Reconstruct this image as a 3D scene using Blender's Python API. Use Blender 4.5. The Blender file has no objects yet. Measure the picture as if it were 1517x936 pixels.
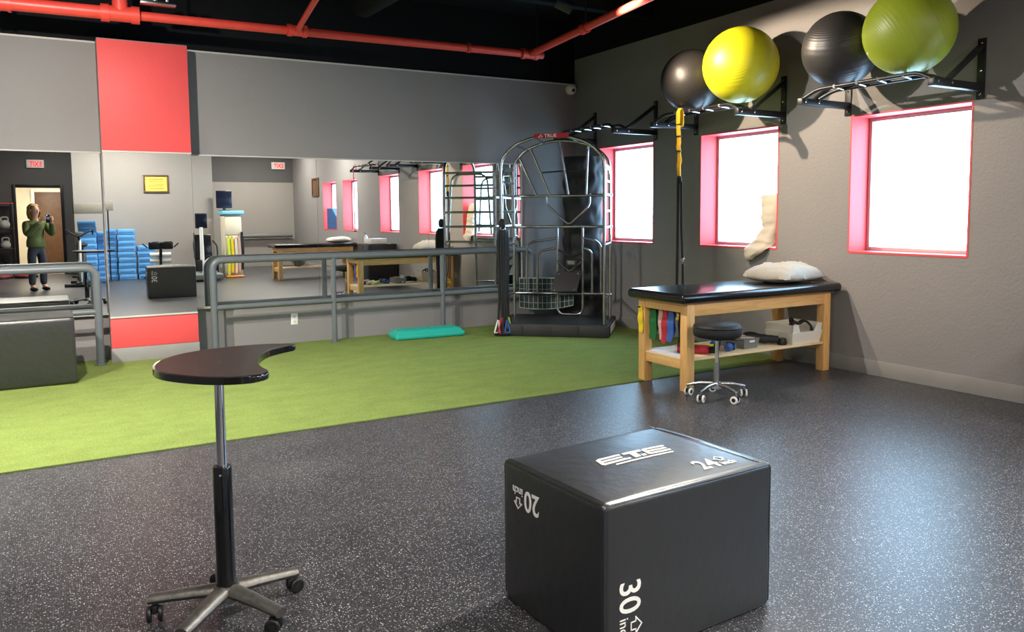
import bpy, bmesh, math, random
from mathutils import Vector, Matrix, noise

random.seed(7)
scene = bpy.context.scene
COL = scene.collection
PI = math.pi

# ---------------------------------------------------------------- camera, world, exposure
YAW, PITCH, ROLL, CAM_H = 0.5262, 0.0825, 0.0088, 1.3612
fwd = Vector((math.sin(YAW) * math.cos(PITCH), math.cos(YAW) * math.cos(PITCH), -math.sin(PITCH)))
rgt = Vector((math.cos(YAW), -math.sin(YAW), 0))
dwn = fwd.cross(rgt)
r2 = math.cos(ROLL) * rgt + math.sin(ROLL) * dwn
d2 = -math.sin(ROLL) * rgt + math.cos(ROLL) * dwn
cam_data = bpy.data.cameras.new('camera')
cam_data.sensor_width = 36
cam_data.lens = 1176.928 / 1517 * 36
cam_data.shift_y = -54.69 / 1517
cam_data.clip_start = 0.12
cam_data.clip_end = 80
cam = bpy.data.objects.new('camera', cam_data)
COL.objects.link(cam)
m = Matrix((r2, -d2, -fwd)).transposed().to_4x4()
m.translation = Vector((0, 0, CAM_H))
cam.matrix_world = m
scene.camera = cam

scene.view_settings.view_transform = 'Standard'
scene.view_settings.look = 'None'
scene.view_settings.gamma = 1
scene.view_settings.use_curve_mapping = False
scene.view_settings.exposure = 0.4

SKY = 13.5
world = bpy.data.worlds.new('overcast_sky')
scene.world = world
world.use_nodes = True
bg = world.node_tree.nodes['Background']
bg.inputs[0].default_value = (0.44, 0.72, 1.0, 1)
bg.inputs[1].default_value = SKY

# ---------------------------------------------------------------- room numbers
X0, Y0, YC = 5.8447, 8.4203, 8.184       # right wall, mirror wall, column face
XL, YR = -2.6, -5.2                       # left wall, rear wall
ZW, ZG, ZCEIL = 2.975, 3.284, 3.75        # mirror wall top, right wall paint line, deck
WT, WB = 2.149, 1.002                     # window opening top / bottom
WINS = [(6.903, 7.9215), (5.148, 6.170), (3.369, 4.390), (1.40, 2.42), (-0.95, 0.05), (-2.47, -1.42)]

# light colours and powers
WARM = (1.0, 0.80, 0.58)
NEUT = (1.0, 0.93, 0.84)
SPOTS = [  # location, target, power, cone deg, blend, colour, radius
    ((3.90, 5.65, 3.07), (5.84, 4.75, 2.20), 320, 74, 0.6, WARM, 0.025),
    ((-0.30, 5.10, 3.16), (0.10, 7.30, 0.8), 450, 128, 0.8, NEUT, 0.04),
    ((-1.80, 4.60, 3.16), (-0.2, 6.00, 0.0), 760, 100, 0.7, NEUT, 0.04),
    ((2.20, 5.20, 3.16), (5.84, 3.10, 1.00), 290, 78, 0.7, NEUT, 0.03),
    ((-0.90, 1.20, 3.16), (0.6, 2.6, 0.0), 190, 115, 0.8, NEUT, 0.16),
    ((3.40, 2.75, 3.16), (1.6, 2.2, 0.0), 470, 110, 0.9, NEUT, 0.06),
]
FILL_PANELS = [  # fill panels added behind the camera, no lamps seen there: x, y, watts
    (1.2, -0.9, 145), (4.6, -0.6, 120), (4.6, -3.6, 90), (0.2, -3.8, 26),
]

# ---------------------------------------------------------------- materials
def s2l(c):
    return tuple(((v / 255) / 12.92 if v / 255 <= 0.04045 else ((v / 255 + 0.055) / 1.055) ** 2.4) for v in c)

def mat(name, rgb, rough=0.5, metal=0.0, var=0.06, vscale=8.0, bump=0.0, bscale=80.0, spec=0.5, coat=0.0, detail=3.0, stretch=None):
    m = bpy.data.materials.new(name)
    m.use_nodes = True
    nt = m.node_tree
    p = nt.nodes['Principled BSDF']
    base = s2l(rgb)
    tc = nt.nodes.new('ShaderNodeTexCoord')
    mp = nt.nodes.new('ShaderNodeMapping')
    nt.links.new(tc.outputs['Object'], mp.inputs[0])
    if stretch:
        mp.inputs['Scale'].default_value = stretch
    n = nt.nodes.new('ShaderNodeTexNoise')
    n.inputs['Scale'].default_value = vscale
    n.inputs['Detail'].default_value = detail
    nt.links.new(mp.outputs[0], n.inputs['Vector'])
    cr = nt.nodes.new('ShaderNodeValToRGB')
    cr.color_ramp.elements[0].position = 0.3
    cr.color_ramp.elements[1].position = 0.7
    cr.color_ramp.elements[0].color = tuple(max(0, v * (1 - var)) for v in base) + (1,)
    cr.color_ramp.elements[1].color = tuple(min(1, v * (1 + var)) for v in base) + (1,)
    nt.links.new(n.outputs['Fac'], cr.inputs[0])
    nt.links.new(cr.outputs[0], p.inputs['Base Color'])
    p.inputs['Roughness'].default_value = rough
    p.inputs['Metallic'].default_value = metal
    p.inputs['Specular IOR Level'].default_value = spec
    p.inputs['Coat Weight'].default_value = coat
    if bump:
        n2 = nt.nodes.new('ShaderNodeTexNoise')
        n2.inputs['Scale'].default_value = bscale
        n2.inputs['Detail'].default_value = 3
        nt.links.new(mp.outputs[0], n2.inputs['Vector'])
        b = nt.nodes.new('ShaderNodeBump')
        b.inputs['Strength'].default_value = bump
        b.inputs['Distance'].default_value = 0.01
        nt.links.new(n2.outputs['Fac'], b.inputs['Height'])
        nt.links.new(b.outputs[0], p.inputs['Normal'])
    return m

def emit_mat(name, rgb, strength):
    m = bpy.data.materials.new(name)
    m.use_nodes = True
    p = m.node_tree.nodes['Principled BSDF']
    p.inputs['Base Color'].default_value = s2l(rgb) + (1,)
    p.inputs['Emission Color'].default_value = s2l(rgb) + (1,)
    p.inputs['Emission Strength'].default_value = strength
    return m

M = {}
M['wall'] = mat('grey_wall_paint', (134, 131, 131), 0.62, var=0.02, vscale=2, bump=0.35, bscale=55, spec=0.35)
M['wall_rear'] = mat('pale_grey_wall_paint', (152, 148, 144), 0.7, var=0.02, vscale=2, bump=0.25, bscale=55, spec=0.3)
M['wall_dark'] = mat('charcoal_paint_and_shade', (92, 91, 92), 0.7, var=0.03, vscale=2, bump=0.2, bscale=55, spec=0.3)
M['red'] = mat('coral_red_paint', (220, 80, 80), 0.55, var=0.03, vscale=3, bump=0.15, bscale=60, spec=0.35)
M['pipe_red'] = mat('red_pipe_paint', (226, 74, 62), 0.4, var=0.06, vscale=10)
M['black_ceiling'] = mat('flat_black_paint', (17, 17, 20), 0.85, var=0.15, vscale=2, bump=0.2, bscale=20, spec=0.2)
M['trim_grey'] = mat('pale_trim', (186, 182, 176), 0.5, var=0.03)
M['base_grey'] = mat('cove_base_grey', (140, 138, 136), 0.45, var=0.03)
M['alu'] = mat('window_aluminium', (196, 204, 206), 0.35, metal=0.6, var=0.03)
M['rail'] = mat('grey_painted_pipe', (98, 104, 108), 0.38, var=0.04, spec=0.5)
M['steel'] = mat('brushed_steel_tube', (178, 180, 182), 0.24, metal=1.0, var=0.04, vscale=30)
M['chrome'] = mat('chrome', (224, 226, 230), 0.08, metal=1.0, var=0.02)
M['cast_alu'] = mat('cast_aluminium', (112, 110, 106), 0.5, metal=0.9, var=0.18, vscale=30, bump=0.2, bscale=60)
M['black_steel'] = mat('black_powder_coat', (28, 28, 31), 0.4, var=0.1, spec=0.5)
M['black_plastic'] = mat('black_plastic', (24, 24, 26), 0.42, var=0.1)
M['black_gloss'] = mat('black_gloss_tube', (12, 12, 13), 0.16, var=0.05, coat=0.3)
M['rubber'] = mat('dark_rubber', (34, 34, 36), 0.6, var=0.12, bump=0.2, bscale=60)
M['vinyl'] = mat('black_vinyl', (15, 17, 20), 0.40, var=0.1, vscale=5, bump=0.22, bscale=22, spec=0.95, coat=0.35)
M['vinyl'].node_tree.nodes['Principled BSDF'].inputs['Coat Roughness'].default_value = 0.34
M['vinyl_side'] = mat('black_vinyl_smooth', (26, 27, 29), 0.62, var=0.12, vscale=4, bump=0.12, bscale=30, spec=0.45)
M['pad'] = mat('table_vinyl', (20, 21, 24), 0.2, var=0.08, vscale=4, bump=0.05, bscale=12, spec=0.6)
M['tabletop'] = mat('dark_walnut_laminate', (46, 39, 37), 0.4, var=0.22, vscale=14, bump=0.03, stretch=(1, 8, 1))
M['edge_black'] = mat('black_edge_band', (16, 15, 16), 0.16, var=0.05, coat=0.4)
M['wood'] = mat('oiled_maple', (222, 176, 112), 0.42, var=0.14, vscale=6, stretch=(1.2, 12, 12), detail=6)
M['wood_v'] = mat('oiled_maple_upright', (222, 174, 108), 0.42, var=0.14, vscale=6, stretch=(12, 12, 1.2), detail=6)
M['shelf_wood'] = mat('pale_plywood', (230, 204, 160), 0.5, var=0.08, vscale=6, stretch=(1.2, 10, 10))
M['paper'] = mat('white_paper', (226, 230, 238), 0.7, var=0.03)
M['linen'] = mat('white_pillow_linen', (186, 178, 164), 0.85, var=0.04, vscale=6, bump=0.25, bscale=60)
M['ivory'] = mat('ivory_plastic', (224, 221, 208), 0.4, var=0.03)
M['grey_plastic'] = mat('grey_plastic', (112, 116, 114), 0.45, var=0.05)
M['white_plastic'] = mat('white_plastic', (228, 228, 224), 0.4, var=0.03)
M['teal'] = mat('teal_plastic', (34, 168, 150), 0.4, var=0.05, bump=0.1, bscale=120)
M['yellow'] = mat('yellow_webbing', (240, 190, 40), 0.6, var=0.1, vscale=40)
M['black_web'] = mat('black_webbing', (22, 23, 25), 0.7, var=0.15, vscale=50)
M['band_yellow'] = mat('yellow_latex', (236, 206, 40), 0.45, var=0.1, vscale=20)
M['band_green'] = mat('green_latex', (24, 110, 58), 0.45, var=0.15, vscale=20)
M['band_red'] = mat('red_latex', (176, 36, 58), 0.45, var=0.12, vscale=20)
M['band_blue'] = mat('blue_latex', (50, 92, 168), 0.45, var=0.12, vscale=20)
M['band_pink'] = mat('pale_pink_latex', (206, 170, 162), 0.5, var=0.1, vscale=20)
M['band_lime'] = mat('lime_latex', (208, 232, 70), 0.45, var=0.1, vscale=20)
M['band_orange'] = mat('orange_latex', (232, 138, 62), 0.5, var=0.1, vscale=20)
M['white_print'] = mat('white_print', (236, 236, 232), 0.5, var=0.02)
M['step_blue'] = mat('blue_foam', (96, 166, 230), 0.5, var=0.06, vscale=12, bump=0.1)
M['sign_red'] = mat('sign_red', (190, 30, 40), 0.4, var=0.05)
M['brown'] = mat('brown_wood', (98, 70, 48), 0.5, var=0.15, vscale=8)
M['cream'] = mat('cream_paint', (226, 218, 196), 0.6, var=0.03)
M['tile'] = mat('tan_floor_tile', (170, 148, 128), 0.4, var=0.08, vscale=3)
M['gold_paper'] = mat('yellow_certificate', (236, 208, 92), 0.6, var=0.05)
M['skin'] = mat('skin', (224, 172, 146), 0.55, var=0.06, vscale=20)
M['hair'] = mat('blond_hair', (168, 126, 70), 0.5, var=0.3, vscale=20, stretch=(20, 20, 2), bump=0.4, bscale=40)
M['sweater'] = mat('olive_green_knit', (92, 104, 60), 0.9, var=0.2, vscale=40, bump=0.5, bscale=120)
M['jeans'] = mat('dark_denim', (52, 56, 68), 0.85, var=0.2, vscale=30, bump=0.3, bscale=200)
M['shoe'] = mat('black_shoe', (30, 30, 34), 0.5, var=0.1)
M['seat_blue'] = mat('blue_foam_dark', (44, 84, 140), 0.55, var=0.08)
M['navy'] = mat('navy_screen', (22, 28, 48), 0.2, var=0.1)
M['foot_white'] = mat('pale_blue_foam', (122, 192, 222), 0.6, var=0.06)
M['grey_board'] = mat('grey_panel', (132, 130, 122), 0.4, var=0.04)
M['mirror'] = bpy.data.materials.new('silvered_mirror')
M['mirror'].use_nodes = True
_p = M['mirror'].node_tree.nodes['Principled BSDF']
_p.inputs['Base Color'].default_value = (0.87, 0.89, 0.86, 1)
_p.inputs['Metallic'].default_value = 1
_p.inputs['Roughness'].default_value = 0.0

def ball_mat(name, rgb, rough=0.3, axis=(1, 0, 0)):
    m = mat(name, rgb, rough, var=0.06, vscale=6, spec=0.55)
    nt = m.node_tree
    p = nt.nodes['Principled BSDF']
    tc = nt.nodes.new('ShaderNodeTexCoord')
    w = nt.nodes.new('ShaderNodeTexWave')
    w.wave_type = 'RINGS'
    w.rings_direction = 'X'
    w.inputs['Scale'].default_value = 26
    w.inputs['Distortion'].default_value = 0.15
    nt.links.new(tc.outputs['Object'], w.inputs['Vector'])
    b = nt.nodes.new('ShaderNodeBump')
    b.inputs['Strength'].default_value = 0.16
    b.inputs['Distance'].default_value = 0.004
    nt.links.new(w.outputs['Fac'], b.inputs['Height'])
    nt.links.new(b.outputs[0], p.inputs['Normal'])
    return m
M['ball_yellow'] = ball_mat('acid_yellow_ball', (206, 202, 30), 0.42)
M['ball_green'] = ball_mat('olive_green_ball', (146, 162, 42), 0.44)
M['ball_black'] = ball_mat('charcoal_ball', (46, 44, 45), 0.42)
M['ball_grey'] = ball_mat('grey_ball', (120, 122, 122), 0.35)

def glass_mat():
    m = bpy.data.materials.new('window_glass')
    m.use_nodes = True
    nt = m.node_tree
    nt.nodes.remove(nt.nodes['Principled BSDF'])
    t = nt.nodes.new('ShaderNodeBsdfTransparent')
    t.inputs[0].default_value = (0.94, 0.97, 0.97, 1)
    g = nt.nodes.new('ShaderNodeBsdfGlossy')
    g.inputs['Roughness'].default_value = 0.02
    mx = nt.nodes.new('ShaderNodeMixShader')
    mx.inputs[0].default_value = 0.06
    nt.links.new(t.outputs[0], mx.inputs[1])
    nt.links.new(g.outputs[0], mx.inputs[2])
    nt.links.new(mx.outputs[0], nt.nodes['Material Output'].inputs[0])
    return m
M['glass'] = glass_mat()

def floor_mat():
    m = mat('speckled_rubber_floor', (44, 44, 47), 0.36, var=0.12, vscale=1.6, bump=0.12, bscale=140, spec=0.5)
    nt = m.node_tree
    p = nt.nodes['Principled BSDF']
    cr = p.inputs['Base Color'].links[0].from_node
    tc = [n for n in nt.nodes if n.type == 'TEX_COORD'][0]
    prev = cr.outputs[0]
    for scale, thr, dens, col in ((130, 0.30, 0.40, (168, 168, 170)), (75, 0.20, 0.26, (190, 188, 184)), (240, 0.36, 0.55, (112, 113, 118))):
        v = nt.nodes.new('ShaderNodeTexVoronoi')
        v.inputs['Scale'].default_value = scale
        nt.links.new(tc.outputs['Object'], v.inputs['Vector'])
        lt = nt.nodes.new('ShaderNodeMath'); lt.operation = 'LESS_THAN'
        lt.inputs[1].default_value = thr
        nt.links.new(v.outputs['Distance'], lt.inputs[0])
        sep = nt.nodes.new('ShaderNodeSeparateColor')
        nt.links.new(v.outputs['Color'], sep.inputs[0])
        lt2 = nt.nodes.new('ShaderNodeMath'); lt2.operation = 'LESS_THAN'
        lt2.inputs[1].default_value = dens
        nt.links.new(sep.outputs[0], lt2.inputs[0])
        mu = nt.nodes.new('ShaderNodeMath'); mu.operation = 'MULTIPLY'
        nt.links.new(lt.outputs[0], mu.inputs[0]); nt.links.new(lt2.outputs[0], mu.inputs[1])
        mx = nt.nodes.new('ShaderNodeMix'); mx.data_type = 'RGBA'
        nt.links.new(mu.outputs[0], mx.inputs['Factor'])
        nt.links.new(prev, mx.inputs['A'])
        mx.inputs['B'].default_value = s2l(col) + (1,)
        prev = mx.outputs['Result']
    nt.links.new(prev, p.inputs['Base Color'])
    return m
M['floor'] = floor_mat()

def turf_mat():
    m = mat('green_turf', (146, 167, 92), 0.9, var=0.08, vscale=4, bump=0.9, bscale=330, spec=0.15, stretch=(1, 1.6, 1))
    nt = m.node_tree
    p = nt.nodes['Principled BSDF']
    cr = p.inputs['Base Color'].links[0].from_node
    tc = [n for n in nt.nodes if n.type == 'TEX_COORD'][0]
    n = nt.nodes.new('ShaderNodeTexNoise')
    n.inputs['Scale'].default_value = 260
    n.inputs['Detail'].default_value = 2
    nt.links.new(tc.outputs['Object'], n.inputs['Vector'])
    r = nt.nodes.new('ShaderNodeValToRGB')
    r.color_ramp.elements[0].position = 0.35
    r.color_ramp.elements[1].position = 0.65
    r.color_ramp.elements[0].color = (0.62, 0.66, 0.6, 1)
    r.color_ramp.elements[1].color = (1.25, 1.2, 1.1, 1)
    nt.links.new(n.outputs['Fac'], r.inputs[0])
    mx = nt.nodes.new('ShaderNodeMix'); mx.data_type = 'RGBA'; mx.blend_type = 'MULTIPLY'
    mx.inputs['Factor'].default_value = 1
    nt.links.new(cr.outputs[0], mx.inputs['A']); nt.links.new(r.outputs[0], mx.inputs['B'])
    nt.links.new(mx.outputs['Result'], p.inputs['Base Color'])
    return m
M['turf'] = turf_mat()

# ---------------------------------------------------------------- mesh helpers
class MB:
    def __init__(self):
        self.bm = bmesh.new()

    def _merge(self, bm2, mtx=None):
        me = bpy.data.meshes.new('tmp')
        bm2.to_mesh(me); bm2.free()
        if mtx is not None:
            me.transform(mtx)
        self.bm.from_mesh(me)
        bpy.data.meshes.remove(me)

    def box(self, lo, hi, bevel=0.0, seg=2, mtx=None):
        b = bmesh.new()
        bmesh.ops.create_cube(b, size=1)
        lo, hi = Vector(lo), Vector(hi)
        c, s = (lo + hi) / 2, hi - lo
        for v in b.verts:
            v.co = Vector((v.co.x * s.x, v.co.y * s.y, v.co.z * s.z)) + c
        if bevel:
            bmesh.ops.bevel(b, geom=b.edges[:], offset=bevel, segments=seg, affect='EDGES', profile=0.5)
        self._merge(b, mtx)
        return self

    def bar(self, p, q, w, h, up=(0, 0, 1), bevel=0.0):
        """box beam from p to q, w across, h along up"""
        p, q = Vector(p), Vector(q)
        d = (q - p); L = d.length; d.normalize()
        up = Vector(up)
        s = d.cross(up)
        if s.length < 1e-5:
            s = d.cross(Vector((1, 0, 0)))
        s.normalize(); n = s.cross(d)
        mt = Matrix((d, s, n)).transposed().to_4x4(); mt.translation = (p + q) / 2
        return self.box((-L / 2, -w / 2, -h / 2), (L / 2, w / 2, h / 2), bevel, 2, mt)

    def cyl(self, p, q, r, r_end=None, seg=16):
        p, q = Vector(p), Vector(q)
        return self.sweep([p, q], [r, r if r_end is None else r_end], seg)

    def sweep(self, pts, radii, seg=10, cap=True, flat=None):
        pts = [Vector(p) for p in pts]
        if not isinstance(radii, (list, tuple)):
            radii = [radii] * len(pts)
        bm = self.bm
        t = [(pts[min(i + 1, len(pts) - 1)] - pts[max(i - 1, 0)]).normalized() for i in range(len(pts))]
        ref = Vector((0, 0, 1)) if abs(t[0].z) < 0.9 else Vector((1, 0, 0))
        n = (ref - t[0] * ref.dot(t[0])).normalized()
        rings = []
        for i, p in enumerate(pts):
            if i:
                n = (n - t[i] * n.dot(t[i]))
                n = n.normalized() if n.length > 1e-6 else t[i].orthogonal().normalized()
            b = t[i].cross(n)
            ring = []
            for k in range(seg):
                a = 2 * PI * k / seg
                f = flat or (1, 1)
                ring.append(bm.verts.new(p + (n * math.cos(a) * f[0] + b * math.sin(a) * f[1]) * radii[i]))
            rings.append(ring)
        for A, B in zip(rings, rings[1:]):
            for k in range(seg):
                bm.faces.new((A[k], A[(k + 1) % seg], B[(k + 1) % seg], B[k]))
        if cap:
            bm.faces.new(list(reversed(rings[0]))); bm.faces.new(rings[-1])
        return self

    def tube(self, pts, r, seg=10, fillet=0.0, n=5):
        return self.sweep(round_path(pts, fillet, n) if fillet else pts, r, seg)

    def lathe(self, prof, c=(0, 0, 0), seg=32, mtx=None):
        b = bmesh.new()
        rings = []
        for (r, z) in prof:
            if r < 1e-6:
                rings.append([b.verts.new((0, 0, z))])
            else:
                rings.append([b.verts.new((r * math.cos(2 * PI * k / seg), r * math.sin(2 * PI * k / seg), z)) for k in range(seg)])
        for A, B in zip(rings, rings[1:]):
            for k in range(seg):
                k2 = (k + 1) % seg
                if len(A) == 1 and len(B) == 1: continue
                if len(A) == 1: b.faces.new((A[0], B[k2], B[k]))
                elif len(B) == 1: b.faces.new((A[k], A[k2], B[0]))
                else: b.faces.new((A[k], A[k2], B[k2], B[k]))
        if len(rings[0]) > 1: b.faces.new(list(reversed(rings[0])))
        if len(rings[-1]) > 1: b.faces.new(rings[-1])
        mt = mtx if mtx is not None else Matrix.Translation(Vector(c))
        self._merge(b, mt)
        return self

    def sphere(self, c, r, seg=24, scale=(1, 1, 1)):
        b = bmesh.new()
        bmesh.ops.create_uvsphere(b, u_segments=seg, v_segments=max(6, seg // 2), radius=r)
        self._merge(b, Matrix.Translation(Vector(c)) @ Matrix.Diagonal((*scale, 1)))
        return self

    def prism(self, outline, z0, z1, bevel=0.0):
        b = bmesh.new()
        lo = [b.verts.new((x, y, z0)) for x, y in outline]
        hi = [b.verts.new((x, y, z1)) for x, y in outline]
        n = len(outline)
        b.faces.new(list(reversed(lo))); b.faces.new(hi)
        for k in range(n):
            b.faces.new((lo[k], lo[(k + 1) % n], hi[(k + 1) % n], hi[k]))
        if bevel:
            es = [e for e in b.edges if abs(e.verts[0].co.z - e.verts[1].co.z) < 1e-6]
            bmesh.ops.bevel(b, geom=es, offset=bevel, segments=2, affect='EDGES', profile=0.5)
        self._merge(b)
        return self

    def poly(self, verts, faces, mtx=None):
        b = bmesh.new()
        vs = [b.verts.new(v) for v in verts]
        for f in faces:
            b.faces.new([vs[i] for i in f])
        self._merge(b, mtx)
        return self

    def ribbon(self, pts, width, thick, side=(0, 1, 0)):
        """flat strap following pts; side = direction of its width"""
        pts = [Vector(p) for p in pts]; side = Vector(side).normalized()
        b = bmesh.new(); rings = []
        for i, p in enumerate(pts):
            t = (pts[min(i + 1, len(pts) - 1)] - pts[max(i - 1, 0)]).normalized()
            w = width[i] if isinstance(width, (list, tuple)) else width
            n = t.cross(side).normalized()
            rings.append([b.verts.new(p + side * sx * w / 2 + n * sy * thick / 2) for sx, sy in ((-1, -1), (1, -1), (1, 1), (-1, 1))])
        for A, B in zip(rings, rings[1:]):
            for k in range(4):
                b.faces.new((A[k], A[(k + 1) % 4], B[(k + 1) % 4], B[k]))
        b.faces.new(list(reversed(rings[0]))); b.faces.new(rings[-1])
        self._merge(b)
        return self

    def build(self, name, material, parent=None, sharp=35):
        bm = self.bm
        bmesh.ops.recalc_face_normals(bm, faces=bm.faces[:])
        for f in bm.faces: f.smooth = True
        lim = math.radians(sharp)
        for e in bm.edges:
            e.smooth = len(e.link_faces) == 2 and e.calc_face_angle(0) < lim
        me = bpy.data.meshes.new(name)
        bm.to_mesh(me); bm.free()
        me.materials.append(M[material] if isinstance(material, str) else material)
        o = bpy.data.objects.new(name, me)
        COL.objects.link(o)
        if parent is not None: o.parent = parent
        return o

def round_path(pts, rad, n=5):
    pts = [Vector(p) for p in pts]
    out = [pts[0]]
    for a, p, c in zip(pts, pts[1:], pts[2:]):
        u, v = (a - p), (c - p)
        r = min(rad, u.length * 0.48, v.length * 0.48)
        u.normalize(); v.normalize()
        A, C = p + u * r, p + v * r
        for i in range(n + 1):
            t = i / n
            out.append(A * (1 - t) ** 2 + p * 2 * t * (1 - t) + C * t * t)
    out.append(pts[-1])
    return out

def smooth_curve(pts, n=4, closed=False):
    """Catmull-Rom through 2-D or 3-D points"""
    P = [Vector(p) for p in pts]; out = []
    N = len(P)
    rng = range(N) if closed else range(N - 1)
    for i in rng:
        p0 = P[(i - 1) % N] if closed or i > 0 else P[0]
        p1, p2 = P[i], P[(i + 1) % N]
        p3 = P[(i + 2) % N] if closed or i + 2 < N else P[-1]
        for k in range(n):
            t = k / n
            out.append(0.5 * ((2 * p1) + (p2 - p0) * t + (2 * p0 - 5 * p1 + 4 * p2 - p3) * t * t + (3 * p1 - p0 - 3 * p2 + p3) * t ** 3))
    if not closed: out.append(P[-1])
    return out

def tag(o, label, cat, group=None):
    o['label'] = label; o['category'] = cat
    if group: o['group'] = group
    return o

def thing(name, label, cat, loc=(0, 0, 0), rz=0.0, group=None):
    o = bpy.data.objects.new(name, None)
    o.empty_display_size = 0.1
    COL.objects.link(o)
    o.location = loc; o.rotation_euler = (0, 0, rz)
    return tag(o, label, cat, group)

def struct(o):
    o['kind'] = 'structure'
    return o

def sempty(name):
    o = bpy.data.objects.new(name, None); COL.objects.link(o); return struct(o)

def copy_tree(o, parent=None):
    c = o.copy(); COL.objects.link(c); c.parent = parent
    for ch in [x for x in bpy.data.objects if x.parent == o]:
        copy_tree(ch, c)
    return c

def text_part(s, size, origin, ex, ey, material, parent, name='lettering', thick=0.0015, stretch=1.0, bold=0.0):
    """raised lettering: text x runs along ex, text up along ey; size = cap height"""
    cu = bpy.data.curves.new('txt', 'FONT'); cu.body = s
    cu.size = size / 0.70; cu.extrude = thick / 2; cu.offset = bold; cu.resolution_u = 4
    ob = bpy.data.objects.new('txt', cu); COL.objects.link(ob)
    dg = bpy.context.evaluated_depsgraph_get(); dg.update()
    me = bpy.data.meshes.new_from_object(ob.evaluated_get(dg))
    bpy.data.objects.remove(ob); bpy.data.curves.remove(cu)
    ex, ey = Vector(ex).normalized(), Vector(ey).normalized()
    n = ex.cross(ey)
    mt = Matrix((ex * stretch, ey, n)).transposed().to_4x4(); mt.translation = Vector(origin)
    me.transform(mt); me.name = name
    me.materials.clear(); me.materials.append(M[material])
    o = bpy.data.objects.new(name, me); COL.objects.link(o); o.parent = parent
    return o

def flat_shape(polys, origin, ex, ey, material, parent, name, thick=0.0015):
    """thin extruded polygons given in (a, b) of a face frame"""
    ex, ey = Vector(ex).normalized(), Vector(ey).normalized(); n = ex.cross(ey)
    mt = Matrix((ex, ey, n)).transposed().to_4x4(); mt.translation = Vector(origin)
    mb = MB()
    for pl in polys:
        k = len(pl)
        vs = [(a, b, 0) for a, b in pl] + [(a, b, thick) for a, b in pl]
        fs = [tuple(range(k)), tuple(range(k, 2 * k))] + [(i, (i + 1) % k, k + (i + 1) % k, k + i) for i in range(k)]
        mb.poly(vs, fs, mt)
    return mb.build(name, material, parent)

ORD = ['bottom', 'second', 'third', 'fourth', 'fifth', 'sixth', 'seventh', 'eighth', 'ninth', 'tenth', 'eleventh', 'twelfth']

# ================================================================ SHELL
struct(MB().box((XL - 0.4, YR - 3.2, -0.12), (X0 + 0.5, Y0 + 0.2, 0)).build('floor', 'floor'))
struct(MB().box((XL, 4.95, 0), (X0, Y0, 0.010), 0.003).build('floor_turf', 'turf'))
struct(MB().box((XL - 0.4, YR - 0.2, ZCEIL), (X0 + 0.5, Y0 + 0.4, ZCEIL + 0.15)).build('ceiling', 'black_ceiling'))

# right wall with six openings
mb = MB(); T = 0.34
ys = sorted([YR - 0.2, Y0 + 0.2] + [v for w in WINS for v in w])
for a, b in zip(ys, ys[1:]):
    if any(abs(a - w[0]) < 1e-6 and abs(b - w[1]) < 1e-6 for w in WINS):
        mb.box((X0, a, 0), (X0 + T, b, WB)); mb.box((X0, a, WT), (X0 + T, b, ZG))
    else:
        mb.box((X0, a, 0), (X0 + T, b, ZG))
struct(mb.build('wall_right', 'wall'))
struct(MB().box((X0 + 0.01, YR - 0.2, ZG), (X0 + T, Y0 + 0.2, ZCEIL)).build('wall_right_upper', 'black_ceiling'))
# mirror wall, its black top and pale cap line
struct(MB().box((XL - 0.2, Y0, 0), (X0, Y0 + 0.2, ZW)).build('wall_back', 'wall'))
struct(MB().box((XL - 0.2, Y0 + 0.02, ZW), (X0, Y0 + 0.2, ZCEIL)).build('wall_back_upper', 'black_ceiling'))
struct(MB().box((XL, Y0 - 0.006, ZW - 0.012), (X0, Y0 + 0.02, ZW + 0.004)).build('trim_1', 'trim_grey'))
struct(MB().box((XL - 0.2, YR - 0.2, 0), (XL, Y0 + 0.2, ZCEIL)).build('wall_left', 'wall'))
# rear wall with doorway
DX0, DX1, DZ = -0.637, 0.274, 2.066
mb = MB()
mb.box((XL, YR - 0.14, 0), (DX0, YR, 2.25)); mb.box((DX1, YR - 0.14, 0), (1.0, YR, 2.25)); mb.box((DX0, YR - 0.14, DZ), (DX1, YR, 2.25))
struct(mb.build('wall_rear_door', 'wall_dark'))
struct(MB().box((1.0, YR - 0.14, 0), (X0, YR, 2.25)).build('wall_rear', 'wall_rear'))
struct(MB().box((XL, YR - 0.14, 2.25), (X0, YR, ZCEIL)).build('wall_rear_upper_shade', 'wall_dark'))  # charcoal wall above the doorway; on the right, shadow steps painted as dark colour
# partition wall block with the plaque
struct(MB().box((0.47, -2.75, 0), (3.25, -2.30, ZCEIL)).build('wall_partition', 'wall_rear'))
# doorway casing and the corridor behind it
mb = MB()
mb.box((DX0 - 0.07, YR - 0.145, 0), (DX0, YR + 0.02, DZ + 0.07), 0.004); mb.box((DX1, YR - 0.145, 0), (DX1 + 0.07, YR + 0.02, DZ + 0.07), 0.004)
mb.box((DX0, YR - 0.145, DZ), (DX1, YR + 0.02, DZ + 0.07), 0.004)
struct(mb.build('trim_2', 'black_steel'))
struct(MB().box((-1.1, -8.2, 0), (-1.0, YR - 0.14, 2.6)).build('wall_corridor_left', 'cream'))
struct(MB().box((1.0, -8.2, 0), (1.1, YR - 0.14, 2.6)).build('wall_corridor_right', 'cream'))
struct(MB().box((-1.1, -8.3, 0), (1.1, -8.2, 2.6)).build('wall_corridor_end', 'cream'))
struct(MB().box((-1.1, -8.3, 2.6), (1.1, YR - 0.14, 2.7)).build('ceiling_corridor', 'cream'))
struct(MB().box((-1.0, -8.2, 0.0), (1.0, YR, 0.006)).build('floor_corridor', 'tile'))
d = sempty('door_1')
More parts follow.
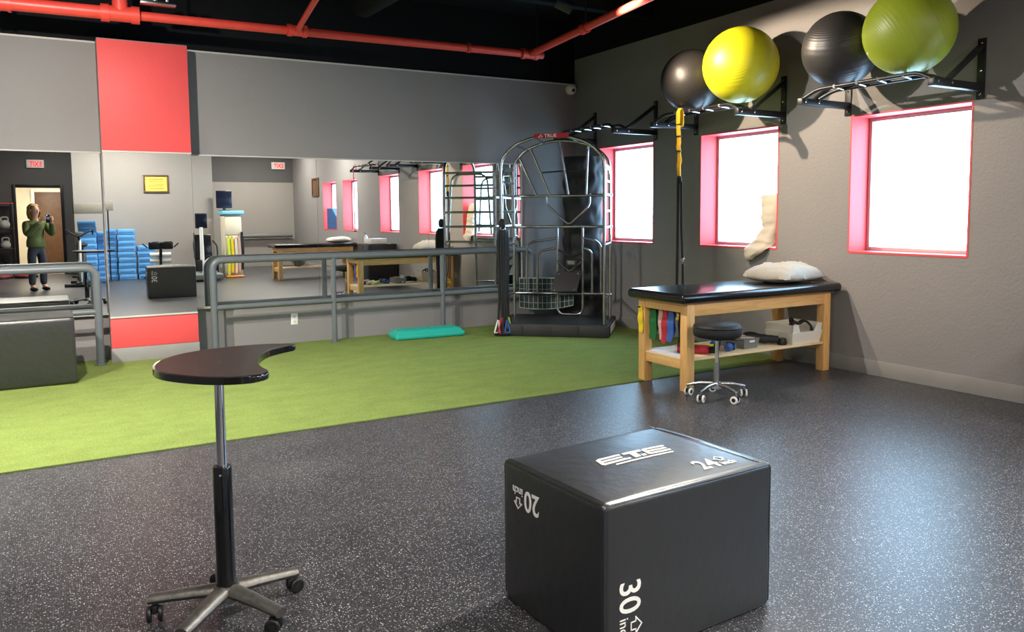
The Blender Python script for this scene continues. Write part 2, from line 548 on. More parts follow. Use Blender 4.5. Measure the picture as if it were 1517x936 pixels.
MB().box((-0.3, -8.2, 0), (0.56, -8.15, 2.04), 0.004).build('door_leaf', 'brown', d)
mb = MB()
mb.box((-0.38, -8.2, 0), (-0.3, -8.13, 2.12), 0.004); mb.box((0.56, -8.2, 0), (0.64, -8.13, 2.12), 0.004); mb.box((-0.3, -8.2, 2.04), (0.56, -8.13, 2.12), 0.004)
mb.build('door_frame', 'white_plastic', d)
MB().cyl((-0.22, -8.15, 1.0), (-0.22, -8.09, 1.0), 0.012).cyl((-0.22, -8.09, 1.0), (-0.1, -8.09, 1.0), 0.011).build('door_handle', 'chrome', d)

# column with coral panels
CL, CR = 0.4493, 1.2122
col = sempty('wall_column')
MB().box((CL, YC + 0.012, 0), (CR, Y0, 2.975)).build('core', 'wall', col)
MB().box((CL, YC, 1.965), (CR, YC + 0.012, 2.966), 0.002).build('upper_panel', 'red', col)
MB().box((CL, YC, 0.142), (CR, YC + 0.012, 0.420), 0.002).build('lower_panel', 'red', col)
MB().box((CL - 0.004, YC - 0.010, 0), (CR + 0.004, YC + 0.012, 0.140), 0.003).build('base_panel', 'base_grey', col)
mb = MB()
mb.box((CL, YC - 0.012, 0.420), (CR, YC + 0.012, 0.436), 0.002); mb.box((CL, YC - 0.012, 1.952), (CR, YC + 0.012, 1.966), 0.002)
mb.build('mirror_channel', 'trim_grey', col)

# mirrors
def mirror(name, x0, x1, y, z0, z1, label, tilt=0.0, yaw=0.0):
    t = thing(name, label, 'mirror', ((x0 + x1) / 2, y, (z0 + z1) / 2), 0, 'wall mirrors')
    t.rotation_euler = (tilt, 0, yaw)
    w, h = (x1 - x0) / 2, (z1 - z0) / 2
    MB().box((-w + 0.001, 0, -h), (w - 0.001, 0.006, h)).build('glass_panel', 'mirror', t)
    MB().box((-w + 0.002, 0.0065, -h + 0.01), (w - 0.002, 0.012, h - 0.01)).build('backing', 'black_plastic', t)
    return t
YM = 8.392
mirror('wall_mirror', XL + 0.05, CL - 0.004, YM, 0.452, 1.957, 'wall mirror left of the red column, above the black box')
mirror('wall_mirror', CL + 0.003, CR - 0.003, YC - 0.002, 0.436, 1.952, 'narrow wall mirror on the column between two red panels', tilt=0.0028)
mirror('wall_mirror', CR + 0.012, 2.484, YM, 0.455, 1.953, 'mirror panel right of the red column, behind the handrail end')
mirror('wall_mirror', 2.484, 3.766, YM, 0.455, 1.953, 'middle mirror panel of the long wall above the power outlet')
mirror('wall_mirror', 3.766, 5.01, YM, 0.455, 1.953, 'rightmost mirror panel beside the steel stretching frame')
mb = MB()
for a, b in ((XL, CL - 0.002), (CR + 0.002, 5.02)):
    mb.box((a, YM - 0.016, 0.435), (b, Y0, 0.455), 0.002)
    mb.box((a, YM - 0.006, 1.953), (b, Y0, 1.966), 0.002)
mb.box((5.01, YM - 0.006, 0.435), (5.026, Y0, 1.966), 0.002)
struct(mb.build('trim_3', 'trim_grey'))

# baseboards
struct(MB().box((X0 - 0.014, YR, 0), (X0, Y0, 0.125), 0.004).build('baseboard_right', 'base_grey'))

# windows
for i, (a, b) in enumerate(WINS):
    w = sempty('window_%d' % (i + 1))
    e = 0.012; D = 0.27
    mb = MB()
    mb.box((X0 - 0.003, a - 0.001, WB), (X0 + D, a + e, WT)); mb.box((X0 - 0.003, b - e, WB), (X0 + D, b + 0.001, WT))
    mb.box((X0 - 0.003, a + e, WT - e), (X0 + D, b - e, WT))
    mb.build('reveal', 'red', w)
    MB().box((X0 - 0.004, a + e, WB), (X0 + D, b - e, WB + 0.016)).build('window_sill', 'red', w)
    mb = MB(); f = 0.032
    xa, xb = X0 + D - 0.05, X0 + D + 0.03
    mb.box((xa, a + e, WB + 0.016), (xb, a + e + f, WT - e), 0.003); mb.box((xa, b - e - f, WB + 0.016), (xb, b - e, WT - e), 0.003)
    mb.box((xa, a + e + f, WB + 0.016), (xb, b - e - f, WB + 0.016 + f), 0.003); mb.box((xa, a + e + f, WT - e - f), (xb, b - e - f, WT - e), 0.003)
    mb.build('window_frame', 'alu', w)
    MB().box((X0 + D - 0.012, a + e + f, WB + 0.016 + f), (X0 + D - 0.006, b - e - f, WT - e - f)).build('pane', 'glass', w)
    pd = bpy.data.lights.new('window_portal', 'AREA'); pd.shape = 'RECTANGLE'
    pd.size, pd.size_y = b - a, WT - WB; pd.cycles.is_portal = True
    po = bpy.data.objects.new('window_portal', pd); COL.objects.link(po)
    po.location = (X0 + T + 0.01, (a + b) / 2, (WT + WB) / 2); po.rotation_euler = (0, PI / 2, 0)
    po.rotation_euler = Vector((-1, 0, 0)).to_track_quat('-Z', 'Y').to_euler()

# ================================================================ LIGHT FIXTURES
def aim(o, tgt):
    o.rotation_euler = (Vector(tgt) - o.location).to_track_quat('-Z', 'Y').to_euler()
spot_labels = ['track spotlight shining on the exercise balls', 'track spotlight above the turf near the red column', 'leftmost track spotlight over the turf',
               'track spotlight aimed at the wall by the nearest window', 'track spotlight over the tall round-ended table', 'track spotlight over the black plyo box']
for (loc, tgt, pw, cone, blend, colr, rad), lab in zip(SPOTS, spot_labels):
    t = thing('track_spotlight', lab, 'spotlight', loc, 0, 'ceiling spotlights')
    dv = (Vector(tgt) - Vector(loc)).normalized()
    MB().cyl(-dv * 0.15, -dv * 0.012, 0.05, 0.055, 20).build('housing', 'black_steel', t)
    MB().cyl(-dv * 0.09, (0, 0, ZCEIL - loc[2]), 0.012, seg=10).build('stem', 'black_steel', t)
    ld = bpy.data.lights.new('spot_lamp', 'SPOT'); ld.energy = pw; ld.color = colr
    ld.spot_size = math.radians(cone); ld.spot_blend = blend; ld.shadow_soft_size = rad
    lo = bpy.data.objects.new('spot_lamp', ld); COL.objects.link(lo)
    lo.location = Vector(loc) + dv * 0.03; aim(lo, tgt)
fill_labels = ['added fill panel just behind the photographer', 'added fill panel above the rear treatment table', 'added fill panel near the rear exit sign', 'added fill panel near the doorway']
for (x, y, pw), lab in zip(FILL_PANELS, fill_labels):
    t = thing('unseen_ceiling_light', lab, 'light', (x, y, 3.2), 0, 'added rear fill panels')
    MB().box((-0.62, -0.16, 0.012), (0.62, 0.16, 0.07), 0.005).build('housing', 'white_plastic', t)
    MB().cyl((-0.5, 0, 0.06), (-0.5, 0, ZCEIL - 3.2), 0.006, seg=8).build('hanger', 'black_steel', t)
    MB().cyl((0.5, 0, 0.06), (0.5, 0, ZCEIL - 3.2), 0.006, seg=8).build('hanger', 'black_steel', t)
    ld = bpy.data.lights.new('fill_lamp', 'AREA'); ld.shape = 'RECTANGLE'; ld.size = 1.2; ld.size_y = 0.3; ld.energy = pw; ld.color = NEUT
    lo = bpy.data.objects.new('fill_lamp', ld); COL.objects.link(lo); lo.location = (x, y, 3.205)
t = thing('unseen_ceiling_light', 'ceiling light in the corridor behind the doorway', 'light', (0, -6.6, 2.55))
MB().box((-0.3, -0.3, 0.0), (0.3, 0.3, 0.05), 0.005).build('housing', 'white_plastic', t)
ld = bpy.data.lights.new('corridor_lamp', 'AREA'); ld.size = 0.55; ld.energy = 60; ld.color = NEUT
lo = bpy.data.objects.new('corridor_lamp', ld); COL.objects.link(lo); lo.location = (0, -6.6, 2.54)

# ================================================================ CEILING: pipes, joists, duct
def coupling(p, q, r, parent):
    p, q = Vector(p), Vector(q)
    mb = MB(); L = (q - p)
    mb.cyl(p, q, r, seg=16)
    mb.cyl(p, p + L * 0.22, r * 1.14, seg=16); mb.cyl(q - L * 0.22, q, r * 1.14, seg=16)
    return mb.build('coupling', 'pipe_red', parent)
PZ = 3.10
sp = thing('sprinkler_pipe', 'red sprinkler pipe running under the black ceiling', 'pipe', (0, 0, 0))
def main_y(x): return 7.66 + (2.1 - x) * 0.055 if x < 2.1 else 7.66 - (x - 2.1) * 0.03
MB().cyl((-2.55, main_y(-2.5), PZ), (0.62, main_y(0.62), PZ), 0.056, seg=18).build('main_run', 'pipe_red', sp)
MB().cyl((0.62, main_y(0.62), PZ), (4.82, main_y(4.82), PZ), 0.040, seg=18).build('cross_run', 'pipe_red', sp)
MB().cyl((2.12, main_y(2.12), PZ), (2.12 - 0.14 * 9.15, -1.5, PZ + 0.02), 0.026, seg=14).build('branch', 'pipe_red', sp)
MB().cyl((4.66, main_y(4.66), PZ), (4.66 - 0.14 * 9.1, -1.5, PZ + 0.02), 0.036, seg=14).build('branch', 'pipe_red', sp)
MB().cyl((0.62, main_y(0.62), PZ), (0.62, main_y(0.62), ZCEIL), 0.062, seg=18).build('riser', 'pipe_red', sp)
coupling((0.47, main_y(0.47), PZ), (0.77, main_y(0.77), PZ), 0.066, sp)
coupling((2.03, main_y(2.03), PZ), (2.21, main_y(2.21), PZ), 0.05, sp)
coupling((4.55, main_y(4.55), PZ), (4.75, main_y(4.75), PZ), 0.052, sp)
coupling((3.9, main_y(3.9), PZ), (3.93, main_y(3.93), PZ), 0.044, sp)
coupling((4.472, 6.25, PZ), (4.486, 6.35, PZ), 0.044, sp)
coupling((-0.28, main_y(-0.28), PZ), (-0.18, main_y(-0.18), PZ), 0.064, sp)
for x, y in ((4.476, 6.28), (4.633, 7.4), (1.776, 5.2), (4.017, 3.0)):
    MB().cyl((x, y, PZ + 0.03), (x, y, ZCEIL), 0.006, seg=8).build('hanger', 'steel', sp)
for i, y in enumerate((7.0, 5.4, 3.8, 2.2, 0.6, -1.0, -2.6)):
    j = MB().box((XL, y - 0.06, ZCEIL - 0.26), (X0, y + 0.06, ZCEIL), 0.004).build('ceiling_joist', 'black_ceiling')
    struct(j)
dct = thing('air_duct', 'black air duct hanging under the ceiling', 'duct', (2.75, 6.0, 0))
MB().cyl((0, 1.6, 3.42), (0.2, -4.0, 3.42), 0.14, seg=20).build('duct_body', 'black_ceiling', dct)
for yy in (1.0, -1.0):
    MB().cyl((0.03, yy, 3.5), (0.03, yy, ZCEIL), 0.006, seg=8).build('hanger', 'black_steel', dct)
# grey metal fixture tucked above the pipe at the left
fx = thing('ceiling_bracket', 'grey metal bracket above the red pipe at upper left', 'bracket', (0.86, 7.55, 3.16))
MB().box((-0.10, -0.05, 0.0), (0.18, 0.05, 0.03), 0.003).build('plate', 'steel', fx)
for k in range(3):
    MB().box((-0.08 + 0.09 * k, -0.05, 0.03), (-0.06 + 0.09 * k, 0.05, 0.12), 0.002).build('fin', 'steel', fx)
MB().cyl((0, 0, 0.03), (0, 0, ZCEIL - 3.16), 0.008, seg=8).build('hanger', 'steel', fx)

# dome camera and outlet
dc = thing('security_camera', 'small white dome security camera in the wall corner', 'camera', (5.755, Y0, 2.905))
MB().lathe([(0.0, 0.0), (0.062, 0.0), (0.066, 0.02), (0.064, 0.05), (0.0, 0.05)], seg=24, mtx=Matrix.Rotation(PI / 2, 4, 'X')).build('housing', 'white_plastic', dc)
MB().sphere((0, -0.05, 0), 0.056, 24).build('dome', 'white_plastic', dc)
MB().sphere((-0.01, -0.095, -0.018), 0.022, 16).build('lens', 'black_gloss', dc)
ot = thing('power_outlet', 'white wall outlet below the mirror behind the handrail', 'outlet', (2.208, Y0, 0.262))
MB().box((-0.037, -0.007, -0.06), (0.037, 0, 0.06), 0.003).build('cover_plate', 'white_plastic', ot)
for z in (0.026, -0.026):
    s = MB().box((-0.017, -0.009, z - 0.017), (0.017, -0.006, z + 0.017), 0.002).build('socket', 'ivory', ot)
    for x in (-0.007, 0.007):
        MB().box((x - 0.0016, -0.0098, z - 0.006), (x + 0.0016, -0.0085, z + 0.008)).build('slot', 'black_plastic', s)

# ================================================================ HANDRAILS
RY = 8.228
def rail_thing(name, label, x_end, far_x, posts, y, zt=0.925, zl=0.455, sgn=1, close=None):
    t = thing(name, label, 'handrail', (0, 0, 0), 0, 'grey pipe handrails')
    p = [(x_end, y, 0.0), (x_end, y, zt), (far_x, y, zt)]
    if close: p += [(far_x, y, 0.0)]
    MB().tube(p, 0.034, 16, 0.10, 7).build('top_rail', 'rail', t)
    MB().cyl((x_end, y, zl), (far_x, y, zl), 0.026, seg=14).build('lower_rail', 'rail', t)
    for x in posts:
        MB().cyl((x, y, 0), (x, y, zt), 0.028, seg=14).build('post', 'rail', t)
    fl = [x_end] + list(posts) + ([far_x] if close else [])
    for x in fl:
        MB().cyl((x, y, 0.010), (x, y, 0.020), 0.052, seg=18).build('floor_flange', 'rail', t)
    return t
rail_thing('handrail', 'long grey pipe handrail in front of the mirrors', 1.372, 5.06, (2.585, 3.86), RY, close=True)
rail_thing('handrail', 'grey pipe handrail end beside the black box at far left', 0.352, XL + 0.3, (-1.2,), 8.125, zt=0.90, zl=0.50)

# ================================================================ FOREGROUND: plyo box
BA, BB, BH, BANG = 0.738, 0.553, 0.508, 0.044
def soft_box(name, label, cat, loc, rz, a, b, h, bev=0.022):
    t = thing(name, label, cat, loc, rz)
    bm = bmesh.new(); bmesh.ops.create_cube(bm, size=1)
    for v in bm.verts: v.co = Vector(((v.co.x + .5) * a, (v.co.y + .5) * b, (v.co.z + .5) * h))
    bmesh.ops.bevel(bm, geom=bm.edges[:], offset=bev, segments=4, affect='EDGES', profile=0.6)
    bmesh.ops.subdivide_edges(bm, edges=[e for e in bm.edges if e.calc_length() > 0.2], cuts=7, use_grid_fill=True)
    c = Vector((a / 2, b / 2, h / 2))
    for v in bm.verts:   # slightly slack cover
        q = v.co - c
        n = noise.noise(v.co * 5.0 + Vector(loc)) * 0.0035
        f = Vector((q.x / a * 2, q.y / b * 2, q.z / h * 2))
        ax = max(range(3), key=lambda i: abs(f[i]))
        o = [abs(f[i]) for i in range(3) if i != ax]
        bulge = max(0, (1 - o[0] ** 2)) * max(0, (1 - o[1] ** 2)) * (0.014 if (ax == 2 and f[2] > 0) else 0.006)
        dvec = Vector((0, 0, 0)); dvec[ax] = 1 if f[ax] > 0 else -1
        if v.co.z > 0.03: v.co += dvec * (n + bulge)
        if v.co.z < 0: v.co.z = 0
    mb = MB(); mb.bm.free(); mb.bm = bm
    mb.build('cover', 'vinyl', t, sharp=60)
    return t
pb = soft_box('plyo_box', 'large black vinyl plyo box with white numbers in the foreground', 'plyo box', (1.3595, 1.818, 0), BANG, BA, BB, BH)
# welted seams along the edges of the box cover
def seam(pts, parent, r=0.0065):
    MB().tube(pts, r, 8, 0.02, 4).build('seam', 'vinyl', parent)
e = 0.007
seam([(e, e, 0.02), (e, e, BH - e), (BA - e, e, BH - e), (BA - e, e, 0.02), (e, e, 0.012)][:4], pb)
seam([(e, 0.02, BH - e), (e, BB - e, BH - e), (e, BB - e, 0.03)], pb)
seam([(BA - e, 0.02, BH - e), (BA - e, BB - e, BH - e), (BA - e, BB - e, 0.03)], pb)
seam([(0.02, e, 0.010), (BA - 0.02, e, 0.010)], pb, 0.006)
MB().ribbon([(0.694, 0.02 + 0.53 * k / 8, BH + 0.0072 - 0.004 * abs(k - 4) / 4) for k in range(9)], 0.006, 0.003, (1, 0, 0)).build('flap_seam', 'black_gloss', pb)
ZT = BH + 0.0065
# top lettering E T E with underline
def blk(x0, y0, x1, y1, sl=0.22):
    return [(x0 + sl * y0, y0), (x1 + sl * y0, y0), (x1 + sl * y1, y1), (x0 + sl * y1, y1)]
Hh = 0.060; ltr = []
for x0 in (0.0, 0.205):
    ltr += [blk(x0, 0, x0 + 0.10, 0.013), blk(x0 + 0.004, 0.024, x0 + 0.095, 0.036), blk(x0 + 0.004, 0.047, x0 + 0.10, Hh)]
    ltr += [blk(x0 - 0.006, 0.006, x0 + 0.008, 0.054)]
ltr += [blk(0.095, 0.0, 0.118, 0.010), blk(0.112, 0.044, 0.192, Hh), blk(0.138, 0.0, 0.164, 0.046), blk(0.172, 0.0, 0.190, 0.014)]
flat_shape(ltr, (0.216, 0.262, ZT), (1, 0, 0), (0, 1, 0), 'white_print', pb, 'logo', 0.0012)
flat_shape([blk(0.04 + 0.026 * k, -0.022, 0.0662 + 0.026 * k, -0.014) for k in range(10)], (0.216, 0.262, ZT), (1, 0, 0), (0, 1, 0), 'white_print', pb, 'logo_underline', 0.0012)
def arrow_polys(w, h, t=0.005):
    o = [(-0.5, 0.0), (0, 0.55), (0.5, 0), (0.24, 0), (0.24, -0.45), (-0.24, -0.45), (-0.24, 0)]
    o = [(a * w, b * h) for a, b in o]
    polys = []
    for k in range(len(o)):
        p, q = Vector(o[k]), Vector(o[(k + 1) % len(o)])
        d = (q - p).normalized(); n = Vector((-d.y, d.x)) * t / 2; x = d * t / 2
        polys.append([tuple(p - n - x), tuple(q - n + x), tuple(q + n + x), tuple(p + n - x)])
    return polys
def number_mark(num, size, origin, ex, ey, parent):
    """number, 'inch' and an outlined arrow pointing the way the number stands"""
    ex, ey, o = Vector(ex), Vector(ey), Vector(origin)
    text_part(num, size, o, ex, ey, 'white_print', parent, 'number', 0.0012, 0.9, 0.0012)
    w = size * 1.32
    text_part('inch', size * 0.42, o + ex * (w + size * 0.08), ex, ey, 'white_print', parent, 'unit_word', 0.0012, 0.9)
    flat_shape(arrow_polys(size * 0.62, size * 0.52, 0.004), o + ex * (w + size * 0.48) + ey * size * 0.76, ex, ey, 'white_print', parent, 'arrow')
number_mark('24', 0.070, (0.472, 0.060, ZT - 0.001), (1, 0, 0), (0, 1, 0), pb)
number_mark('20', 0.070, (-0.0035, 0.328, 0.432), (0, 1, 0), (0, 0, -1), pb)
number_mark('30', 0.082, (0.058, -0.0045, 0.262), (0, 0, -1), (1, 0, 0), pb)
number_mark('30', 0.082, (0.058, BB + 0.0045, 0.262), (0, 0, 1), (1, 0, 0), pb)

# lettering and seam follow the crowned top of the cover
def top_z(x, y):
    fx, fy = (x - BA / 2) / BA * 2, (y - BB / 2) / BB * 2
    n = noise.noise(Vector((x, y, BH)) * 5.0 + Vector((1.3595, 1.818, 0))) * 0.0035
    return BH + n + max(0, 1 - fx * fx) * max(0, 1 - fy * fy) * 0.014
for ch in list(pb.children):
    zs = [v.co.z for v in ch.data.vertices]
    if ch.name.split('.')[0] in ('logo', 'logo_underline', 'number', 'unit_word', 'arrow', 'flap_seam') and min(zs) > BH - 0.01:
        z0 = min(zs)
        for v in ch.data.vertices:
            v.co.z = top_z(v.co.x, v.co.y) + 0.0006 + (v.co.z - z0) * (0.4 if ch.name.startswith('flap') else 1)
# black box at the far left by the handrail
lb = soft_box('plyo_box', 'long black padded box on the turf at the left edge', 'plyo box', (-1.05, 7.31, 0.010), 0.0, 1.19, 0.60, 0.545, 0.03)
e2 = 0.01
seam([(1.19 - e2, e2, 0.03), (1.19 - e2, e2, 0.545 - e2), (0.02, e2, 0.545 - e2)], lb)
seam([(1.19 - e2, e2, 0.545 - e2), (1.19 - e2, 0.60 - e2, 0.545 - e2)], lb)

# ================================================================ FOREGROUND: tall pedestal table
tt = thing('pedestal_table', 'tall black kidney-shaped table on a chrome pole and castors', 'table', (0.465, 2.76, 0))
out = [(0.832, 3.165), (0.79, 3.215), (0.70, 3.245), (0.593, 3.246), (0.437, 3.202), (0.329, 3.089), (0.283, 2.95), (0.299, 2.82), (0.384, 2.689), (0.475, 2.622), (0.560, 2.612),
       (0.607, 2.655), (0.603, 2.74), (0.612, 2.84), (0.640, 2.945), (0.70, 3.06), (0.775, 3.125)]
ol = [(p.x - 0.465, p.y - 2.76) for p in smooth_curve([(x, y, 0) for x, y in out], 5, True)]
MB().prism(ol, 0.822, 0.846, 0.006).build('edge_band', 'edge_black', tt, sharp=50)
cx = sum(p[0] for p in ol) / len(ol); cy = sum(p[1] for p in ol) / len(ol)
MB().prism([(cx + (x - cx) * 0.972, cy + (y - cy) * 0.972) for x, y in ol], 0.845, 0.8475).build('table_top', 'tabletop', tt)
MB().lathe([(0.0, 0.8472), (0.004, 0.8472), (0.004, 0.8486), (0, 0.8489)], (0.03, 0.14, 0), 10).build('top_screw', 'chrome', tt)
MB().box((-0.05, -0.05, 0.812), (0.05, 0.05, 0.822), 0.004).build('mounting_plate', 'black_steel', tt)
MB().cyl((0, 0, 0.5), (0, 0, 0.815), 0.0165, seg=24).build('chrome_pole', 'chrome', tt)
MB().lathe([(0.0, 0.10), (0.031, 0.10), (0.031, 0.515), (0.028, 0.522), (0.0, 0.522)], seg=28).build('outer_pole', 'black_gloss', tt, sharp=50)
MB().cyl((-0.012, -0.031, 0.498), (-0.012, -0.026, 0.498), 0.004, seg=10).build('set_screw', 'chrome', tt)
MB().lathe([(0.0, 0.060), (0.046, 0.060), (0.050, 0.085), (0.042, 0.108), (0.0, 0.108)], seg=28).build('hub', 'cast_alu', tt, sharp=50)
def castor(parent, x, y, rw, swivel, wheel_mat='black_plastic', hub_mat='black_plastic', stem_z=0.075, wd=0.018):
    c = bpy.data.objects.new('castor', None); COL.objects.link(c); c.parent = parent
    c.location = (x, y, 0); c.rotation_euler = (0, 0, swivel)
    MB().cyl((0, 0, rw), (0, 0, stem_z), 0.008, seg=10).build('stem', 'steel', c)
    mb = MB(); mb.box((-0.02, -wd * 0.55, rw * 0.9), (0.022, wd * 0.55, rw * 2.05), 0.006); mb.build('fork', 'black_plastic', c)
    for s in (-1, 1):
        y0 = s * (wd * 0.5 + 0.002)
        mw = Matrix.Translation((0.012, y0, rw)) @ Matrix.Rotation(-s * PI / 2, 4, 'X')
        MB().lathe([(0.0, 0.0), (rw * 0.92, 0.0), (rw, 0.003), (rw, wd * 0.6), (rw * 0.9, wd * 0.75), (rw * 0.62, wd * 0.75), (rw * 0.6, wd * 0.6), (0.0, wd * 0.6)], seg=24, mtx=mw).build('wheel', wheel_mat, c, sharp=50)
        MB().lathe([(0.0, 0.0), (rw * 0.58, 0.0), (rw * 0.5, wd * 0.72), (0.0, wd * 0.78)], seg=20, mtx=mw).build('wheel_cap', hub_mat, c)
    return c
for k in range(5):
    a = math.radians(12 + 72 * k)
    ca, sa = math.cos(a), math.sin(a)
    pts = [Vector((ca * r, sa * r, z)) for r, z in ((0.03, 0.090), (0.10, 0.086), (0.18, 0.078), (0.256, 0.070))]
    MB().sweep(pts, [0.030, 0.027, 0.024, 0.022], 12, flat=(0.74, 1.1)).build('leg', 'cast_alu', tt)
    castor(tt, ca * 0.238, sa * 0.238, 0.026, a + 0.9 * k, stem_z=0.075)

# ================================================================ TREATMENT TABLE
def treatment_table(label):
    t = thing('treatment_table', label, 'table', (4.90, 4.735, 0), 0, 'wooden treatment tables')
    x0, x1, y0, y1, L = -0.80, 0.82, -0.285, 0.285, 0.078
    for x in (x0, x1 - L):
        for y in (y0, y1 - L):
            MB().box((x, y, 0), (x + L, y + L, 0.672), 0.005).build('leg', 'wood_v', t)
    for y in (y0 + 0.004, y1 - 0.034):
        MB().box((x0 + L, y, 0.575), (x1 - L, y + 0.03, 0.672), 0.003).build('side_rail', 'wood', t)
    for x in (x0 + 0.004, x1 - 0.034):
        MB().box((x, y0 + L, 0.600), (x + 0.03, y1 - L, 0.672), 0.003).build('end_rail', 'wood', t)
        MB().box((x + 0.01, y0 + L, 0.165), (x + 0.04, y1 - L, 0.232), 0.003).build('shelf_rail', 'wood', t)
    MB().box((x0 + 0.012, y0 + 0.01, 0.232), (x1 - 0.012, y1 - 0.01, 0.250), 0.003).build('shelf', 'shelf_wood', t)
    pm = MB().box((x0 - 0.085, y0 - 0.055, 0.676), (x1 + 0.085, y1 + 0.055, 0.752), 0.034, 5)
    pm.build('padded_top', 'pad', t, sharp=60)
    MB().box((x0 - 0.03, y0 - 0.01, 0.668), (x1 + 0.03, y1 + 0.01, 0.680)).build('deck_board', 'wood', t)
    return t
T1 = treatment_table('wooden treatment table with black pad under the windows')

def pillow(name, label, loc, rz, a, b, h, parent_rot=None, bend=None, seed=1, nx=30, ny=22, flange=0.0, material='linen', wr=1.0):
    bm = bmesh.new(); top, bot = {}, {}
    for i in range(nx + 1):
        for j in range(ny + 1):
            u, v = -1 + 2 * i / nx, -1 + 2 * j / ny
            k = (max(0, 1 - abs(u) ** 2.6)) ** 0.55 * (max(0, 1 - abs(v) ** 2.6)) ** 0.55
            cu = u * math.sqrt(1 - 0.30 * v * v * abs(u)); cv = v * math.sqrt(1 - 0.30 * u * u * abs(v))
            px = cu * a * (1 + 0.03 * math.sin(v * 5 + seed)); py = cv * b * (1 + 0.05 * math.sin(u * 4 + seed * 2))
            q = Vector((px * 6, py * 9, seed * 3.1))
            w = noise.noise(q) * 0.018 * wr + noise.noise(q * 2.7 + Vector((px * 30, 0, 0))) * 0.009 * wr + 0.007 * wr * math.sin(px * 60 + py * 45 + noise.noise(q) * 5) * (abs(v) ** 2)
            zt = h * 0.66 * k + w * (0.2 + k); zb = -h * 0.34 * k + w * 0.25 * k
            edge = i in (0, nx) or j in (0, ny)
            P = lambda z: bend(Vector((px, py, z))) if bend else Vector((px, py, z))
            if edge:
                top[i, j] = bot[i, j] = bm.verts.new(P(w * 0.8))
            else:
                top[i, j] = bm.verts.new(P(zt)); bot[i, j] = bm.verts.new(P(zb))
    for i in range(nx):
        for j in range(ny):
            bm.faces.new((top[i, j], top[i + 1, j], top[i + 1, j + 1], top[i, j + 1]))
            bm.faces.new((bot[i, j], bot[i, j + 1], bot[i + 1, j + 1], bot[i + 1, j]))
    mb = MB(); mb.bm.free(); mb.bm = bm
    o = mb.build(name, material, None, sharp=80)
    o.location = loc; o.rotation_euler = (0, 0, rz)
    tag(o, label, 'pillow')
    return o
pw_ = pillow('pillow', 'white pillow lying on the wall end of the treatment table', (5.475, 4.745, 0.806), 0.05, 0.325, 0.255, 0.17, seed=2, wr=1.5)
# pillow stuffed upright into the corner of the middle window, its lower corner drooping over the sill
rows_ = [(1.520, 5.425, 5.215, 5.965, 0.010), (1.508, 5.440, 5.195, 5.960, 0.028), (1.42, 5.430, 5.180, 5.955, 0.06), (1.32, 5.400, 5.178, 5.950, 0.075), (1.23, 5.385, 5.180, 5.945, 0.08), (1.15, 5.420, 5.185, 5.935, 0.085),
         (1.09, 5.465, 5.195, 5.915, 0.08), (1.045, 5.490, 5.215, 5.875, 0.055), (1.005, 5.490, 5.255, 5.803, 0.034), (0.965, 5.490, 5.290, 5.795, 0.032), (0.925, 5.488, 5.37, 5.795, 0.028), (0.892, 5.470, 5.405, 5.795, 0.012)]
rows_ = smooth_curve([Vector(r) for r in rows_], 4)
bmq = bmesh.new(); ring0 = None; nseg = 30
for ri, r in enumerate(rows_):
    z, ya, yb, xc, th_ = r
    cyq, hw = (ya + yb) / 2, (ya - yb) / 2
    ring = []
    for k in range(nseg):
        a = 2 * PI * k / nseg
        cs, sn = math.cos(a), math.sin(a)
        ex_ = abs(cs) ** 0.7 * (1 if cs > 0 else -1); ey_ = abs(sn) ** 0.9 * (1 if sn > 0 else -1)
        q = Vector((cs * 1.4, sn * 1.4, z * 9))
        w = 0.010 * noise.noise(q) + 0.006 * noise.noise(q * 2.3) + 0.006 * math.sin(z * 70 + 6 * sn + 4 * noise.noise(q)) * (0.4 + 0.6 * max(0, cs))
        w *= 1.9 * min(1, th_ / 0.05)
        ring.append(bmq.verts.new((xc + ey_ * (th_ + w), cyq + ex_ * (hw + w * 0.7), z + 0.012 * noise.noise(q * 0.7) * (1 if 0 < ri < len(rows_) - 1 else 2))))
    if ring0:
        for k in range(nseg):
            bmq.faces.new((ring0[k], ring0[(k + 1) % nseg], ring[(k + 1) % nseg], ring[k]))
    else:
        bmq.faces.new(ring)
    ring0 = ring
bmq.faces.new(list(reversed(ring0)))
mb = MB(); mb.bm.free(); mb.bm = bmq
p2 = tag(mb.build('pillow', 'linen', None, sharp=80), 'white pillow stuffed upright in the corner of the middle window', 'pillow')

# things on the shelf of the treatment table
wb = thing('storage_bin', 'white plastic bin with a dipped front on the table shelf', 'bin', (5.27, 4.462, 0.251), 0)
W_, D_, H_, th = 0.37, 0.30, 0.165, 0.008
mb = MB()
tp = 0.018
def tapered_wall(mb, p, q, z0, z1, inward, th=0.008, taper=0.018):
    pass
lo_ = [(tp, tp), (W_ - tp, tp), (W_ - tp, D_ - tp), (tp, D_ - tp)]; hi_ = [(0, 0), (W_, 0), (W_, D_), (0, D_)]
def frustum_wall(lo, hi, z0, z1, th):
    vs = []; fs = []
    cxx = sum(p[0] for p in hi) / 4; cyy = sum(p[1] for p in hi) / 4
    def ins(p, d): return (p[0] + d * (1 if p[0] < cxx else -1), p[1] + d * (1 if p[1] < cyy else -1))
    rings = [[(*p, z0) for p in lo], [(*p, z1) for p in hi], [(*ins(p, th), z1) for p in hi], [(*ins(p, th), z0 + th) for p in lo]]
    for r in rings: vs += r
    n = 4
    for a in range(3):
        for k in range(n):
            fs.append((a * n + k, a * n + (k + 1) % n, (a + 1) * n + (k + 1) % n, (a + 1) * n + k))
    fs.append((0, 1, 2, 3)); fs.append((12, 13, 14, 15))
    return vs, fs
